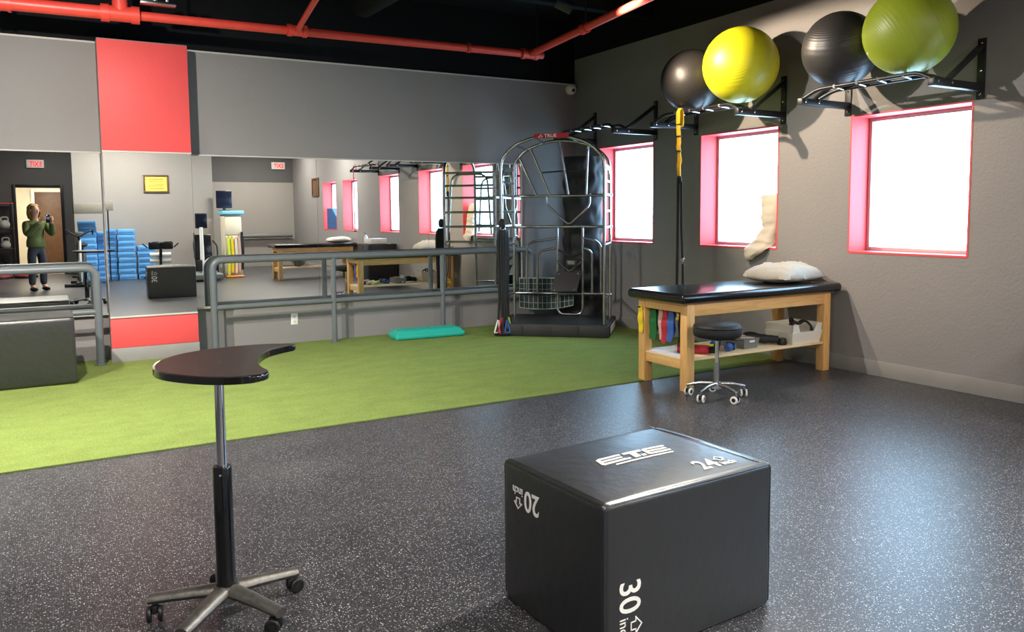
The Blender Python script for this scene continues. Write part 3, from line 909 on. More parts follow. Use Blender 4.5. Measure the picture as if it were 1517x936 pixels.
# front dips in the middle: build four walls separately
vs, fs = frustum_wall(lo_, hi_, 0, H_ * 0.62, th)
mb.poly(vs, fs)
zmid = H_ * 0.62
def at(z, p_lo, p_hi): f = z / H_; return (p_lo[0] + (p_hi[0] - p_lo[0]) * f, p_lo[1] + (p_hi[1] - p_lo[1]) * f)
Q = [at(zmid, l, h_) for l, h_ in zip(lo_, hi_)]
def wall_piece(p, q, p2, q2, z0, z1, nx_, ny_):
    v = [(*p, z0), (*q, z0), (*q2, z1), (*p2, z1)]
    v += [(a + nx_ * th, b + ny_ * th, c) for a, b, c in v]
    mb.poly(v, [(0, 1, 2, 3), (4, 5, 6, 7), (0, 1, 5, 4), (1, 2, 6, 5), (2, 3, 7, 6), (3, 0, 4, 7)])
wall_piece(Q[0], Q[3], hi_[0], hi_[3], zmid, H_, 1, 0); wall_piece(Q[1], Q[2], hi_[1], hi_[2], zmid, H_, -1, 0); wall_piece(Q[3], Q[2], hi_[3], hi_[2], zmid, H_, 0, -1)
wall_piece(Q[0], (0.10, Q[0][1]), hi_[0], (0.07, 0), zmid, H_, 0, 1); wall_piece((W_ - 0.10, Q[1][1]), Q[1], (W_ - 0.07, 0), hi_[1], zmid, H_, 0, 1)
mb.build('bin_body', 'ivory', wb)
fw = thing('resistance_strap', 'black strap coiled in the white bin', 'strap', (5.27, 4.462, 0.251))
MB().sweep(smooth_curve([(0.06, 0.10, 0.02), (0.08, 0.11, 0.12), (0.12, 0.09, 0.178), (0.18, 0.10, 0.158), (0.24, 0.10, 0.176), (0.285, 0.09, 0.165), (0.30, 0.06, 0.12), (0.29, 0.06, 0.05)], 5), 0.017, 10, flat=(0.6, 1.3)).build('strap', 'black_web', fw)
MB().sweep(smooth_curve([(0.10, 0.15, 0.02), (0.15, 0.15, 0.13), (0.13, 0.14, 0.19), (0.16, 0.15, 0.20), (0.19, 0.15, 0.16)], 5), 0.011, 8).build('loop', 'black_web', fw)
gb = thing('storage_bin', 'small grey plastic tray on the table shelf', 'bin', (4.79, 4.535, 0.251), 0.03)
vs, fs = frustum_wall([(0.012, 0.012), (0.168, 0.012), (0.168, 0.288), (0.012, 0.288)], [(0, 0), (0.18, 0), (0.18, 0.30), (0, 0.30)], 0, 0.082, 0.006)
MB().poly(vs, fs).build('tray_body', 'grey_plastic', gb)
MB().box((0.06, -0.004, 0.052), (0.12, 0.004, 0.066), 0.002).build('grip', 'white_plastic', gb)
fc = MB(); random.seed(3)
for k in range(9):
    q = Matrix.Translation((0.05 + 0.08 * random.random(), 0.05 + 0.13 * random.random(), 0.06 + 0.012 * k / 3)) @ Matrix.Rotation(random.random() * 3, 4, 'Z') @ Matrix.Rotation(random.uniform(-.25, .25), 4, 'X')
    fc.box((-0.05, -0.03, -0.003), (0.05, 0.03, 0.004), 0.002, 1, q)
fcloth = fc.build('folded_cloths', 'linen', None); fcloth.location = (4.79, 4.535, 0.251); tag(fcloth, 'pile of folded white cloths in the grey tray', 'cloth')
bx = thing('lotion_pump', 'white bottle with cap standing in the grey tray', 'bottle', (4.90, 4.80, 0.262))
MB().lathe([(0, 0), (0.03, 0), (0.032, 0.01), (0.032, 0.10), (0.016, 0.118), (0.016, 0.13), (0, 0.13)], seg=20).build('bottle_body', 'white_plastic', bx, sharp=50)
MB().cyl((0, 0, 0.13), (0, 0, 0.15), 0.013, seg=12).build('cap', 'grey_plastic', bx)
# foam rollers / sticks beside the stool
roll_specs = [('band_red', 'dark red foam roller on the table shelf behind the stool', 4.32, 4.62, 0.035), ('band_yellow', 'yellow foam roller on the table shelf', 4.40, 4.66, 0.028), ('band_lime', 'lime foam roller beside the yellow one on the shelf', 4.47, 4.72, 0.026)]
for mtl, lab, x, y, r in roll_specs:
    t = thing('foam_roller', lab, 'roller', (x, y, 0.251), 0, 'rollers on the table shelf')
    MB().cyl((-0.07, 0.10, r), (0.09, -0.08, r), r, seg=18).build('roller_body', mtl, t)
    MB().cyl((0.09, -0.08, r), (0.12, -0.114, r), r * 0.8, seg=14).build('grip', 'black_plastic', t)
    MB().cyl((-0.07, 0.10, r), (-0.085, 0.117, r), r * 0.85, seg=14).build('end_cap', 'white_plastic', t)
for x, y, lab in ((4.66, 4.56, 'blue rolled cuff weight on the table shelf'), (4.66, 4.72, 'second blue cuff weight next to the grey tray')):
    t = thing('cuff_weight', lab, 'weight', (x, y, 0.251), 0.4, 'blue cuff weights')
    MB().sweep([(-0.06, 0, 0.032), (-0.05, 0, 0.034), (0.05, 0, 0.034), (0.06, 0, 0.032)], [0.02, 0.032, 0.032, 0.02], 14).build('cuff', 'band_blue', t)
    MB().box((-0.012, -0.036, 0.01), (0.012, 0.03, 0.069), 0.003).build('strap', 'black_web', t)
bs = thing('knee_brace', 'black fabric brace lying between the tray and white bin', 'brace', (5.10, 4.63, 0.251))
MB().sweep(smooth_curve([(-0.10, 0.10, 0.05), (-0.06, 0.08, 0.062), (0.0, 0.03, 0.05), (0.07, -0.02, 0.044), (0.12, -0.06, 0.042)], 4), [0.05] * 2 + [0.058] * 5 + [0.05] * 4 + [0.045] * 3 + [0.04] * 3, 14, flat=(0.75, 1.0)).build('sleeve', 'black_web', bs)
MB().lathe([(0, 0), (0.036, 0.0), (0.040, 0.02), (0.03, 0.055), (0, 0.06)], (0.135, -0.09, 0.0), 18).build('cuff', 'black_plastic', bs)
ppr = MB().box((4.135, 4.56, 0.2505), (4.225, 4.93, 0.2545)).build('paper_stack', 'paper'); tag(ppr, 'sheets of white paper on the open end of the table shelf', 'paper')

# bands hanging at the table's open end, over the end rail
def hang_band(x, y, z0, z1, w, mtl, label, sway=0.0, group='resistance bands on the table end'):
    t = thing('resistance_band', label, 'band', (x, y, 0), 0, group)
    n = 10
    front = [(0.018 + 0.004 * math.sin(k * 1.1), sway * (k / n) ** 1.5, z0 + (z1 - z0) * k / n) for k in range(n + 1)]
    back = [(0.044 + 0.008 * math.sin(k * 0.9 + 1), 0.6 * sway * (k / n) ** 1.5 + 0.008, z0 + (z1 + 0.05 - z0) * k / n) for k in range(n + 1)]
    MB().ribbon(front, [w * (0.72 + 0.28 * math.sin(PI * k / n)) for k in range(n + 1)], 0.006, (0, 1, 0)).build('front_strand', mtl, t)
    MB().ribbon(back, [w * (0.7 + 0.2 * math.sin(PI * k / n)) for k in range(n + 1)], 0.006, (0, 1, 0)).build('back_strand', mtl, t)
    MB().cyl((-0.006, 0, z0 + 0.012), (0.040, 0, z0 + 0.012), 0.006, seg=8).build('peg', 'black_steel', t)
    MB().ribbon([front[0], (0.022, 0, z0 + 0.02), (0.036, 0.004, z0 + 0.02), back[0]], w * 0.72, 0.006, (0, 1, 0)).build('top_fold', mtl, t)
    return t
XB = 4.135
hang_band(4.072, 4.985, 0.590, 0.395, 0.062, 'band_yellow', 'yellow resistance band on the table leg, leftmost of the hanging bands', -0.012)
hang_band(XB, 4.905, 0.585, 0.345, 0.092, 'band_green', 'dark green resistance band hanging under the table end')
hang_band(XB + 0.01, 4.822, 0.585, 0.350, 0.066, 'band_pink', 'pale pink resistance band behind the red one', -0.02)
hang_band(XB, 4.760, 0.585, 0.330, 0.070, 'band_red', 'red resistance band hanging under the table end', 0.012)
hang_band(XB, 4.690, 0.585, 0.350, 0.078, 'band_blue', 'blue resistance band hanging under the table end', 0.016)
hang_band(XB + 0.06, 4.645, 0.590, 0.340, 0.050, 'black_web', 'black strap hanging beside the blue band', 0.0)

# ================================================================ ROLLING STOOL
st = thing('rolling_stool', 'round black rolling stool with chrome base and white-ringed castors', 'stool', (4.165, 4.205, 0))
MB().lathe([(0, 0.456), (0.155, 0.456), (0.170, 0.465), (0.174, 0.49), (0.174, 0.52), (0.166, 0.543), (0.145, 0.553), (0, 0.556)], seg=40).build('seat', 'vinyl_side', st, sharp=50)
MB().sweep([(0.1725 * math.cos(2 * PI * k / 40), 0.1725 * math.sin(2 * PI * k / 40), 0.524) for k in range(41)], 0.004, 6).build('seat_piping', 'black_gloss', st)
MB().box((-0.09, -0.09, 0.440), (0.09, 0.09, 0.456), 0.004).build('seat_plate', 'black_steel', st)
MB().cyl((0, 0, 0.26), (0, 0, 0.44), 0.014, seg=18).build('piston', 'chrome', st)
MB().cyl((0, 0, 0.085), (0, 0, 0.268), 0.024, seg=20).build('column', 'steel', st)
MB().lathe([(0, 0.072), (0.034, 0.072), (0.036, 0.10), (0.028, 0.118), (0, 0.118)], seg=22).build('hub', 'chrome', st, sharp=50)
MB().tube([(0.02, 0.0, 0.43), (0.12, -0.07, 0.43), (0.17, -0.09, 0.425)], 0.006, 8, 0.02).build('height_lever', 'black_plastic', st)
for k in range(5):
    a = math.radians(-166 + 72 * k); ca, sa = math.cos(a), math.sin(a)
    MB().sweep([(ca * 0.02, sa * 0.02, 0.108), (ca * 0.12, sa * 0.12, 0.102), (ca * 0.215, sa * 0.215, 0.080)], [0.016, 0.013, 0.011], 12).build('leg', 'steel', st)
    castor(st, ca * 0.212, sa * 0.212, 0.028, (0.55, 1.9, 0.95, 2.4, 0.3)[k], 'white_plastic', 'black_plastic', 0.085, 0.018)

# ================================================================ PULL-UP RACKS AND BALLS
def rack(y_near, y_far, label):
    """wall-mounted multi-grip bar; local y runs 0..L away from the camera, local x = 0 at the wall, negative into the room"""
    L = y_far - y_near
    t = thing('pull_up_rack', label, 'pull-up bar', (X0, y_near, 2.15), 0, 'wall pull-up racks')
    for y in (0.0, L):
        pl = MB().box((-0.010, y - 0.030, 0.0), (-0.001, y + 0.030, 0.43), 0.002).build('wall_plate', 'black_steel', t)
        for z in (0.035, 0.20, 0.395):
            MB().lathe([(0, 0), (0.009, 0), (0.009, 0.005), (0.005, 0.008), (0, 0.008)], seg=10, mtx=Matrix.Translation((-0.010, y, z)) @ Matrix.Rotation(-PI / 2, 4, 'Y')).build('bolt', 'chrome', pl)
        ar = MB().bar((-0.010, y, 0.082), (-0.60, y, 0.082), 0.05, 0.055, bevel=0.004).build('arm', 'black_steel', t)
        for x in (-0.56, -0.40):
            for s in (-1, 1):
                MB().lathe([(0, 0), (0.010, 0), (0.010, 0.005), (0, 0.008)], seg=10, mtx=Matrix.Translation((x, y + s * 0.0255, 0.085)) @ Matrix.Rotation(-s * PI / 2, 4, 'X')).build('bolt', 'chrome', ar)
        MB().bar((-0.016, y, 0.375), (-0.42, y, 0.105), 0.040, 0.030, bevel=0.003).build('brace', 'black_steel', t)
    zb = 0.165
    for x, ins in ((-0.57, 0.0), (-0.40, 0.03)):
        MB().tube([(x, 0.0, 0.10), (x + 0.02, 0.13 + ins, zb), (x + 0.02, L - 0.13 - ins, zb), (x, L, 0.10)], 0.0155, 12, 0.05).build('grip_bar', 'black_steel', t)
    for f in (0.24, 0.42, 0.58, 0.76):
        MB().cyl((-0.565, L * f - 0.03, zb), (-0.365, L * f + 0.03, zb), 0.0135, seg=12).build('cross_grip', 'steel', t)
    return t
rack(3.32, 4.42, 'black wall pull-up rack holding the green ball')
rack(5.10, 6.232, 'black wall pull-up rack holding the yellow ball')
rack(6.868, 7.997, 'empty black wall pull-up rack above the corner window')
rack(1.36, 2.46, 'black wall pull-up rack beside the camera, seen in the mirror')

def ball(loc, r, mtl, label, rot=(0, 0, 0)):
    o = thing('exercise_ball', label, 'exercise ball', loc, 0, 'inflated exercise balls')
    o.rotation_euler = rot
    MB().sphere((0, 0, 0), r, 48).build('shell', mtl, o)
    MB().cyl((r * 0.985, 0, 0), (r * 1.006, 0, 0), 0.012, seg=12).build('valve_plug', 'white_plastic', o)
    return o
ball((5.40, 5.207, 2.660), 0.332, 'ball_yellow', 'bright yellow exercise ball on the middle wall rack', (0.3, 0.6, 0.5))
ball((5.40, 5.835, 2.618), 0.290, 'ball_black', 'charcoal exercise ball behind the bright yellow one', (1.2, 0.5, 0.2))
ball((5.38, 3.583, 2.638), 0.310, 'ball_green', 'olive green exercise ball on the rack nearest the camera', (0.4, 0.5, 2.4))
ball((5.42, 4.185, 2.616), 0.288, 'ball_black', 'black exercise ball beside the olive green one', (0.8, 1.1, 0.4))

# suspension strap on the middle rack
tx = thing('suspension_strap', 'yellow and black suspension strap hanging from the middle rack', 'strap', (5.255, 5.828, 0))
MB().ribbon([(-0.024, 0, 2.20), (-0.024, 0, 2.31), (0, 0, 2.345), (0.024, 0, 2.31), (0.024, 0, 2.20), (0.02, 0, 2.17)], 0.05, 0.006, (0, 1, 0)).build('anchor_loop', 'yellow', tx)
MB().ribbon([(-0.022, 0, 2.20), (-0.010, 0, 2.02), (-0.018, 0, 1.98), (-0.006, 0, 1.93)], 0.048, 0.012, (0, 1, 0)).build('anchor_strap', 'yellow', tx)
MB().ribbon([(-0.006, 0, 1.93), (0.006, 0.008, 1.85), (-0.012, 0, 1.80), (-0.004, 0, 1.70)], [0.03, 0.052, 0.046, 0.036], 0.014, (0, 1, 0)).build('lower_anchor', 'yellow', tx)
for z in (2.19, 2.08, 1.94):
    MB().box((-0.03, -0.028, z - 0.006), (0.004, 0.028, z + 0.006), 0.003).build('stitch_bar', 'black_web', tx)
MB().sphere((-0.004, 0, 1.67), 0.028, 14, (0.7, 1.1, 1.5)).build('equalizer', 'black_web', tx)
MB().ribbon([(-0.004, 0.014, 1.66), (0.0, 0.018, 1.2), (0.004, 0.028, 0.78), (0, 0.03, 0.42)], 0.034, 0.006, (0, 1, 0)).build('strap', 'black_web', tx)
MB().ribbon([(0.01, -0.014, 1.66), (0.01, -0.022, 1.2), (0.012, -0.042, 0.82), (0.01, -0.05, 0.46)], 0.026, 0.006, (0, 1, 0)).build('strap', 'black_web', tx)
MB().box((-0.004, -0.062, 0.86), (0.02, -0.02, 0.92), 0.004).build('buckle', 'steel', tx)
for y, z in ((0.03, 0.42), (-0.05, 0.46)):
    h = MB().tube([(0, y, z), (0, y - 0.06, z - 0.10), (0, y + 0.06, z - 0.10), (0, y, z)], 0.006, 8, 0.02).build('handle_loop', 'black_web', tx)
    MB().cyl((0, y - 0.055, z - 0.10), (0, y + 0.055, z - 0.10), 0.015, seg=12).build('foam_grip', 'yellow', h)

# ================================================================ STRETCHING FRAME
ang = math.atan2(-0.676, 0.737)
sf = thing('stretching_frame', 'steel-tube stretching frame on a black platform in the corner', 'exercise machine', (4.32, 7.67, 0.010), ang)
SW, SD = 1.14, 0.67
b_ = MB().box((-0.06, -0.07, 0), (1.20, 0.78, 0.135), 0.01).build('platform', 'rubber', sf)
MB().prism(smooth_curve([(-0.03, -0.04, 0), (0.3, -0.045, 0), (0.6, -0.03, 0), (0.9, -0.045, 0), (1.17, -0.04, 0), (1.17, 0.75, 0), (-0.03, 0.75, 0)], 1, True) and [(-0.035, -0.05), (1.175, -0.05), (1.175, 0.755), (-0.035, 0.755)], 0.135, 0.142).build('tread_mat', 'black_plastic', sf)
for k in range(4):
    MB().box((-0.05 + 0.31 * k, -0.076, 0.012), (0.25 + 0.31 * k, -0.068, 0.123), 0.003).build('front_panel', 'rubber', sf)
MB().box((1.198, 0.08, 0.03), (1.206, 0.62, 0.11), 0.003).build('side_label', 'ivory', sf)
R1 = 0.0165
def arch(w, r):
    pts = [(0, w, 0.12), (0, w, 1.80)] + [tuple(p) for p in smooth_curve([(0.0, w, 1.80), (0.03, w, 1.955), (0.17, w, 2.09), (0.37, w, 2.165), (0.57, w, 2.188), (0.77, w, 2.165), (0.97, w, 2.09), (1.11, w, 1.955), (1.14, w, 1.80)], 6)][1:] + [(SW, w, 0.12)]
    return pts
MB().sweep(arch(0.0, R1), R1 * 1.1, 12).build('front_arch', 'steel', sf)
MB().sweep([(x, y, z + 0.0) for x, y, z in arch(SD, R1)], R1 * 1.1, 12).build('rear_arch', 'steel', sf)
for side in (0.0, SW):   # ladder rungs joining front and rear posts
    for z in (0.405, 1.00, 1.19, 1.37, 1.55, 1.70, 1.86):
        MB().cyl((side, 0, z), (side, SD, z), R1 * 0.85, seg=10).build('ladder_rung', 'steel', sf)
    MB().tube([(side, 0.05, 1.10), (side, 0.10, 1.84), (side, SD - 0.1, 1.84), (side, SD - 0.05, 1.10)], R1 * 0.8, 10, 0.12).build('side_hoop', 'steel', sf)
for x, z in ((0.17, 2.09), (0.37, 2.165), (0.77, 2.165), (0.97, 2.09)):
    MB().cyl((x, 0, z), (x, SD, z), R1 * 0.85, seg=10).build('roof_rung', 'steel', sf)
for z in (1.551, 1.19, 0.405):
    MB().cyl((0, SD, z), (SW, SD, z), R1, seg=12).build('cross_bar', 'steel', sf)
    for x in (-0.01, SW + 0.01):
        MB().sphere((x, SD, z), R1 * 1.25, 12).build('joint_cap', 'chrome', sf)
for a, b in (((0.278, 1.551), (0.063, 2.02)), ((0.439, 1.551), (0.205, 2.105)), ((0.654, 1.551), (0.553, 2.186)), ((0.86, 1.551), (0.884, 2.125))):
    MB().cyl((a[0], SD, a[1]), (b[0], SD, b[1]), R1 * 0.8, seg=10).build('fan_tube', 'steel', sf)
MB().sweep([(0.344, SD, 1.823), (0.616, SD, 1.84), (0.868, SD, 1.825)], 0.010, 10).build('fan_tie', 'black_steel', sf)
MB().tube([(0.395, SD, 1.551), (0.394, SD, 1.45), (0.661, SD, 1.21), (0.903, SD, 1.44), (0.903, SD, 1.57)], R1 * 0.8, 10, 0.05).build('v_handle', 'steel', sf)
MB().tube([(0.523, SD, 1.19), (0.523, SD, 0.160), (0.82, SD, 0.160), (0.82, SD, 1.19)], R1 * 0.9, 12, 0.08).build('centre_loop', 'steel', sf)
MB().tube([(0.154, SD, 0.405), (0.156, SD, 1.005), (0.525, SD, 1.056)], R1 * 0.85, 10, 0.09).build('outer_hoop', 'steel', sf)
MB().tube([(1.033, SD, 0.405), (1.033, SD, 1.01), (0.82, SD, 1.062)], R1 * 0.85, 10, 0.09).build('outer_hoop', 'steel', sf)
MB().tube([(0.280, SD, 0.405), (0.282, SD, 0.90), (0.524, SD, 0.945)], R1 * 0.85, 10, 0.08).build('inner_hoop', 'steel', sf)
MB().tube([(0.930, SD, 0.405), (0.930, SD, 0.90), (0.82, SD, 0.945)], R1 * 0.85, 10, 0.08).build('inner_hoop', 'steel', sf)
MB().tube([(0.530, SD - 0.02, 0.79), (0.676, SD - 0.10, 0.672), (0.812, SD - 0.02, 0.79)], R1 * 0.75, 10, 0.03).build('knee_handle', 'steel', sf)
MB().tube([(0.535, SD, 0.92), (0.70, SD - 0.08, 0.835), (0.812, SD, 0.88)], R1 * 0.7, 10, 0.03).build('knee_handle', 'black_steel', sf)
sb = MB()
sb.poly([(0.525, SD - 0.03, 0.66), (0.812, SD - 0.03, 0.668), (0.772, SD - 0.13, 0.437), (0.466, SD - 0.13, 0.428), (0.525, SD - 0.07, 0.672), (0.812, SD - 0.07, 0.68), (0.772, SD - 0.17, 0.449), (0.466, SD - 0.17, 0.44)],
        [(0, 1, 2, 3), (7, 6, 5, 4), (0, 4, 5, 1), (1, 5, 6, 2), (2, 6, 7, 3), (3, 7, 4, 0)])
seatp = sb.build('seat_plate', 'black_plastic', sf)
for x, y, z in ((0.55, SD - 0.085, 0.64), (0.775, SD - 0.085, 0.645), (0.745, SD - 0.165, 0.465), (0.51, SD - 0.165, 0.46)):
    MB().sphere((x, y, z), 0.011, 10).build('bolt', 'chrome', seatp)
MB().box((0.635, SD - 0.075, 0.725), (0.755, SD - 0.045, 0.80), 0.006).build('display_box', 'black_plastic', sf)
MB().box((0.655, SD - 0.079, 0.752), (0.735, SD - 0.073, 0.792), 0.001).build('display_screen', 'grey_plastic', sf)
# header plate with the maker's word
sg = MB().bar((0.38, -0.026, 2.180), (0.76, -0.026, 2.184), 0.008, 0.052, bevel=0.002).build('header_plate', 'sign_red', sf)
text_part('TRUE', 0.034, (0.495, -0.031, 2.165), (1, 0.0, 0.01), (0, 0, 1), 'white_print', sg, 'lettering', 0.002, 1.15, 0.001)
flat_shape([[(0.0, 0.0), (0.035, 0.034), (0.045, 0.034), (0.012, 0.0)], [(0.028, 0.0), (0.05, 0.02), (0.056, 0.014), (0.042, 0.0)]], (0.425, -0.031, 2.164), (1, 0, 0), (0, 0, 1), 'white_print', sg, 'emblem', 0.002)
# wire basket on the back
lin = MB(); w0 = SD + 0.05
def bz(u_): return 0.20 + 0.06 * ((u_ - 0.3) / 0.4) ** 2
us = [0.05 + 0.65 * k / 10 for k in range(11)]
vsl = [(u_, w0 + 0.02 + 0.05 * math.sin(PI * k / 10), bz(u_)) for k, u_ in enumerate(us)] + [(u_, w0 + 0.02 + 0.05 * math.sin(PI * k / 10), 0.575) for k, u_ in enumerate(us)]
vsl += [(x, y + 0.012, z) for x, y, z in vsl]
fsl = []
for k in range(10):
    fsl += [(k, k + 1, 12 + k, 11 + k), (22 + k, 33 + k, 34 + k, 23 + k), (k, 22 + k, 23 + k, k + 1), (11 + k, 12 + k, 34 + k, 33 + k)]
fsl += [(0, 11, 33, 22), (10, 32, 43, 21)]
M['wire_grey'] = mat('grey_green_wire', (150, 164, 160), 0.5, var=0.1)
M['dark_teal'] = mat('dark_teal_liner', (30, 48, 46), 0.6, var=0.4, vscale=22)
bk = lin.poly(vsl, fsl).build('basket_liner', 'dark_teal', sf)
def bw(u_): return w0 + 0.012 + 0.05 * math.sin(PI * (u_ - 0.05) / 0.65)
for f in (0.0, 0.2, 0.42, 0.64, 0.82, 1.0):
    MB().sweep([(u_, bw(u_) - 0.002, bz(u_) + (0.575 - bz(u_)) * f) for u_ in us], 0.0055 if f in (0, 1) else 0.003, 6).build('wire', 'wire_grey', bk)
for k in range(13):
    u_ = 0.05 + 0.65 * k / 12
    MB().cyl((u_, bw(u_) - 0.003, bz(u_)), (u_, bw(u_) - 0.003, 0.575), 0.003, seg=6).build('wire', 'wire_grey', bk)

# bands hung on the frame's front-left post
HB = (4.300, 7.628, 0)
hb = thing('band_anchor', 'black strap knot and carabiner on the frame\'s left front post', 'strap', HB)
MB().sphere((0, -0.02, 1.245), 0.040, 16, (1, 1, 1.5)).build('strap_knot', 'black_web', hb)
MB().tube([(-0.03, -0.03, 1.16), (-0.02, -0.035, 1.24), (0.02, -0.035, 1.24), (0.03, -0.03, 1.16)], 0.007, 8, 0.02).build('carabiner', 'chrome', hb)
tips = [(-0.085, 0.0), (-0.05, -0.03), (-0.015, -0.045), (0.02, -0.05), (0.055, -0.03), (0.085, 0.0)]
mats_h = ['white_plastic', 'band_red', 'black_plastic', 'band_blue', 'band_lime', 'black_plastic']
labs_h = ['white handle strap, leftmost of the bundle', 'red handle strap', 'black handle strap between red and blue', 'blue handle strap', 'lime handle strap', 'black handle strap, rightmost of the bundle']
for k, (tx_, ty_) in enumerate(tips):
    zt_ = 0.19 + 0.03 * (k % 3)
    t = thing('resistance_tube', 'black resistance tube with ' + labs_h[k], 'resistance band', HB, 0, 'tubes hanging on the stretching frame')
    MB().sweep(smooth_curve([(tx_ * 0.35, -0.03 + ty_ * 0.2, 1.18), (tx_ * 0.75, -0.035 + ty_ * 0.4, 1.05), (tx_ * 0.62, -0.035 + ty_ * 0.5, 0.55), (tx_ * 0.75, -0.03 + ty_, zt_)], 5), [0.015] * 6 + [0.016] * 6 + [0.014] * 4, 10).build('tube', 'black_web', t)
    h = MB().tube([(tx_ * 0.75, -0.03 + ty_, zt_ + 0.02), (tx_ - 0.035, -0.035 + ty_, 0.05), (tx_ + 0.035, -0.035 + ty_, 0.05), (tx_ * 0.75, -0.03 + ty_, zt_ + 0.02)], 0.009, 8, 0.02).build('handle_strap', mats_h[k], t)
    MB().cyl((tx_ - 0.03, -0.035 + ty_, 0.036), (tx_ + 0.03, -0.035 + ty_, 0.036), 0.0165, seg=12).build('handle_grip', 'black_plastic', h)

# tall black padded roll standing in the corner behind the frame
bp = thing('corner_pad', 'tall wrinkled black vinyl pad standing in the corner behind the steel frame', 'pad', (4.32, 7.67, 0.010), ang)
bmv = bmesh.new(); G = {}
nu, nz = 24, 60
for i in range(nu + 1):
    for j in range(nz + 1):
        a = PI * i / nu
        z = 2.02 * j / nz
        wr = 0.022 * noise.noise(Vector((i * 0.16, j * 0.22, 2.0))) + 0.012 * noise.noise(Vector((i * 0.5, j * 0.13, 7.0))) + 0.010 * math.sin(j * 0.9 + 3 * noise.noise(Vector((i * 0.3, j * 0.1, 0))))
        rx, ry = 0.235 + wr, 0.15 + wr * 1.2
        for s, key in ((1, 'f'), (-1, 'b')):
            if s == -1 and i in (0, nu):
                G[i, j, 'b'] = G[i, j, 'f']; continue
            G[i, j, key] = bmv.verts.new((0.775 - math.cos(a) * rx, 1.06 - s * math.sin(a) * (ry if s == 1 else 0.06), z))
for i in range(nu):
    for j in range(nz):
        bmv.faces.new((G[i, j, 'f'], G[i + 1, j, 'f'], G[i + 1, j + 1, 'f'], G[i, j + 1, 'f']))
        bmv.faces.new((G[i, j, 'b'], G[i, j + 1, 'b'], G[i + 1, j + 1, 'b'], G[i + 1, j, 'b']))
for j in (0, nz):
    bmv.faces.new([G[i, j, 'f'] for i in range(nu + 1)] + [G[i, j, 'b'] for i in range(nu - 1, 0, -1)])
mb = MB(); mb.bm.free(); mb.bm = bmv
mb.build('cover', 'vinyl_side', bp, sharp=60)
MB().sweep([(0.775 + 0.24 * math.cos(2 * PI * k / 24), 1.06 + 0.12 * math.sin(2 * PI * k / 24), 2.02) for k in range(25)], 0.006, 6).build('top_piping', 'black_gloss', bp)

# teal step platform on the turf
ts = thing('aerobic_step', 'teal plastic step platform on the turf by the wall', 'step platform', (3.56, 8.02, 0.010), -0.07)
vs = []
MB().box((-0.40, -0.155, 0.0), (0.40, 0.155, 0.062), 0.025, 4).build('body', 'teal', ts)
vs = [(-0.385, -0.145, 0.055), (0.385, -0.145, 0.055), (0.385, 0.145, 0.055), (-0.385, 0.145, 0.055), (-0.35, -0.11, 0.098), (0.35, -0.11, 0.098), (0.35, 0.11, 0.098), (-0.35, 0.11, 0.098)]
bmt = bmesh.new(); vv = [bmt.verts.new(v) for v in vs]
for f in ((0, 1, 2, 3), (4, 5, 6, 7), (0, 1, 5, 4), (1, 2, 6, 5), (2, 3, 7, 6), (3, 0, 4, 7)): bmt.faces.new([vv[i] for i in f])
bmesh.ops.recalc_face_normals(bmt, faces=bmt.faces[:])
bmesh.ops.bevel(bmt, geom=bmt.edges[:], offset=0.012, segments=3, affect='EDGES', profile=0.5)
mb = MB(); mb.bm.free(); mb.bm = bmt; mb.build('raised_top', 'teal', ts, sharp=50)
for k in range(8):
    MB().box((-0.32 + 0.085 * k, -0.09, 0.097), (-0.28 + 0.085 * k, 0.09, 0.101), 0.001, 1).build('grip_rib', 'teal', ts)

# ================================================================ REAR OF THE ROOM (seen in the mirrors)
# exit signs
def exit_sign(loc, label, w=0.36, h=0.19):
    t = thing('exit_sign', label, 'exit sign', loc, 0, 'lit exit signs')
    MB().box((-w / 2, 0.0, -h / 2), (w / 2, 0.05, h / 2), 0.006).build('housing', 'white_plastic', t)
    MB().box((-w / 2 + 0.02, 0.048, -h / 2 + 0.02), (w / 2 - 0.02, 0.053, h / 2 - 0.02)).build('face', 'white_plastic', t)
    o = text_part('EXIT', 0.11, (w / 2 - 0.045, 0.054, -0.055), (-1, 0, 0), (0, 0, 1), 'sign_glow', t, 'lettering', 0.003, 0.78, 0.004)
    return t
M['sign_glow'] = emit_mat('red_lit_letters', (236, 30, 44), 1.6)
exit_sign((-0.21, YR, 2.62), 'lit red exit sign over the doorway')
exit_sign((5.45, YR, 2.70), 'lit red exit sign high on the rear wall near the windows')
# framed certificate
pq = thing('framed_certificate', 'yellow certificate in a brown frame on the partition wall', 'picture', (2.03, -2.30, 2.0))
MB().box((-0.25, 0.0, -0.19), (0.25, 0.008, 0.19)).build('backing', 'brown', pq)
for a, b in (((-0.25, 0, -0.19), (0.25, 0.028, -0.155)), ((-0.25, 0, 0.155), (0.25, 0.028, 0.19)), ((-0.25, 0, -0.155), (-0.215, 0.028, 0.155)), ((0.215, 0, -0.155), (0.25, 0.028, 0.155))):
    MB().box(a, b, 0.004).build('frame_side', 'brown', pq)
pp_ = MB().box((-0.215, 0.008, -0.155), (0.215, 0.012, 0.155)).build('certificate_sheet', 'gold_paper', pq)
for k, z in enumerate((0.10, 0.05, -0.01, -0.05, -0.10)):
    MB().box((-0.15 + 0.02 * (k % 3), 0.012, z - 0.006), (0.15 - 0.02 * (k % 2), 0.0128, z + 0.004)).build('text_line', 'brown', pp_)
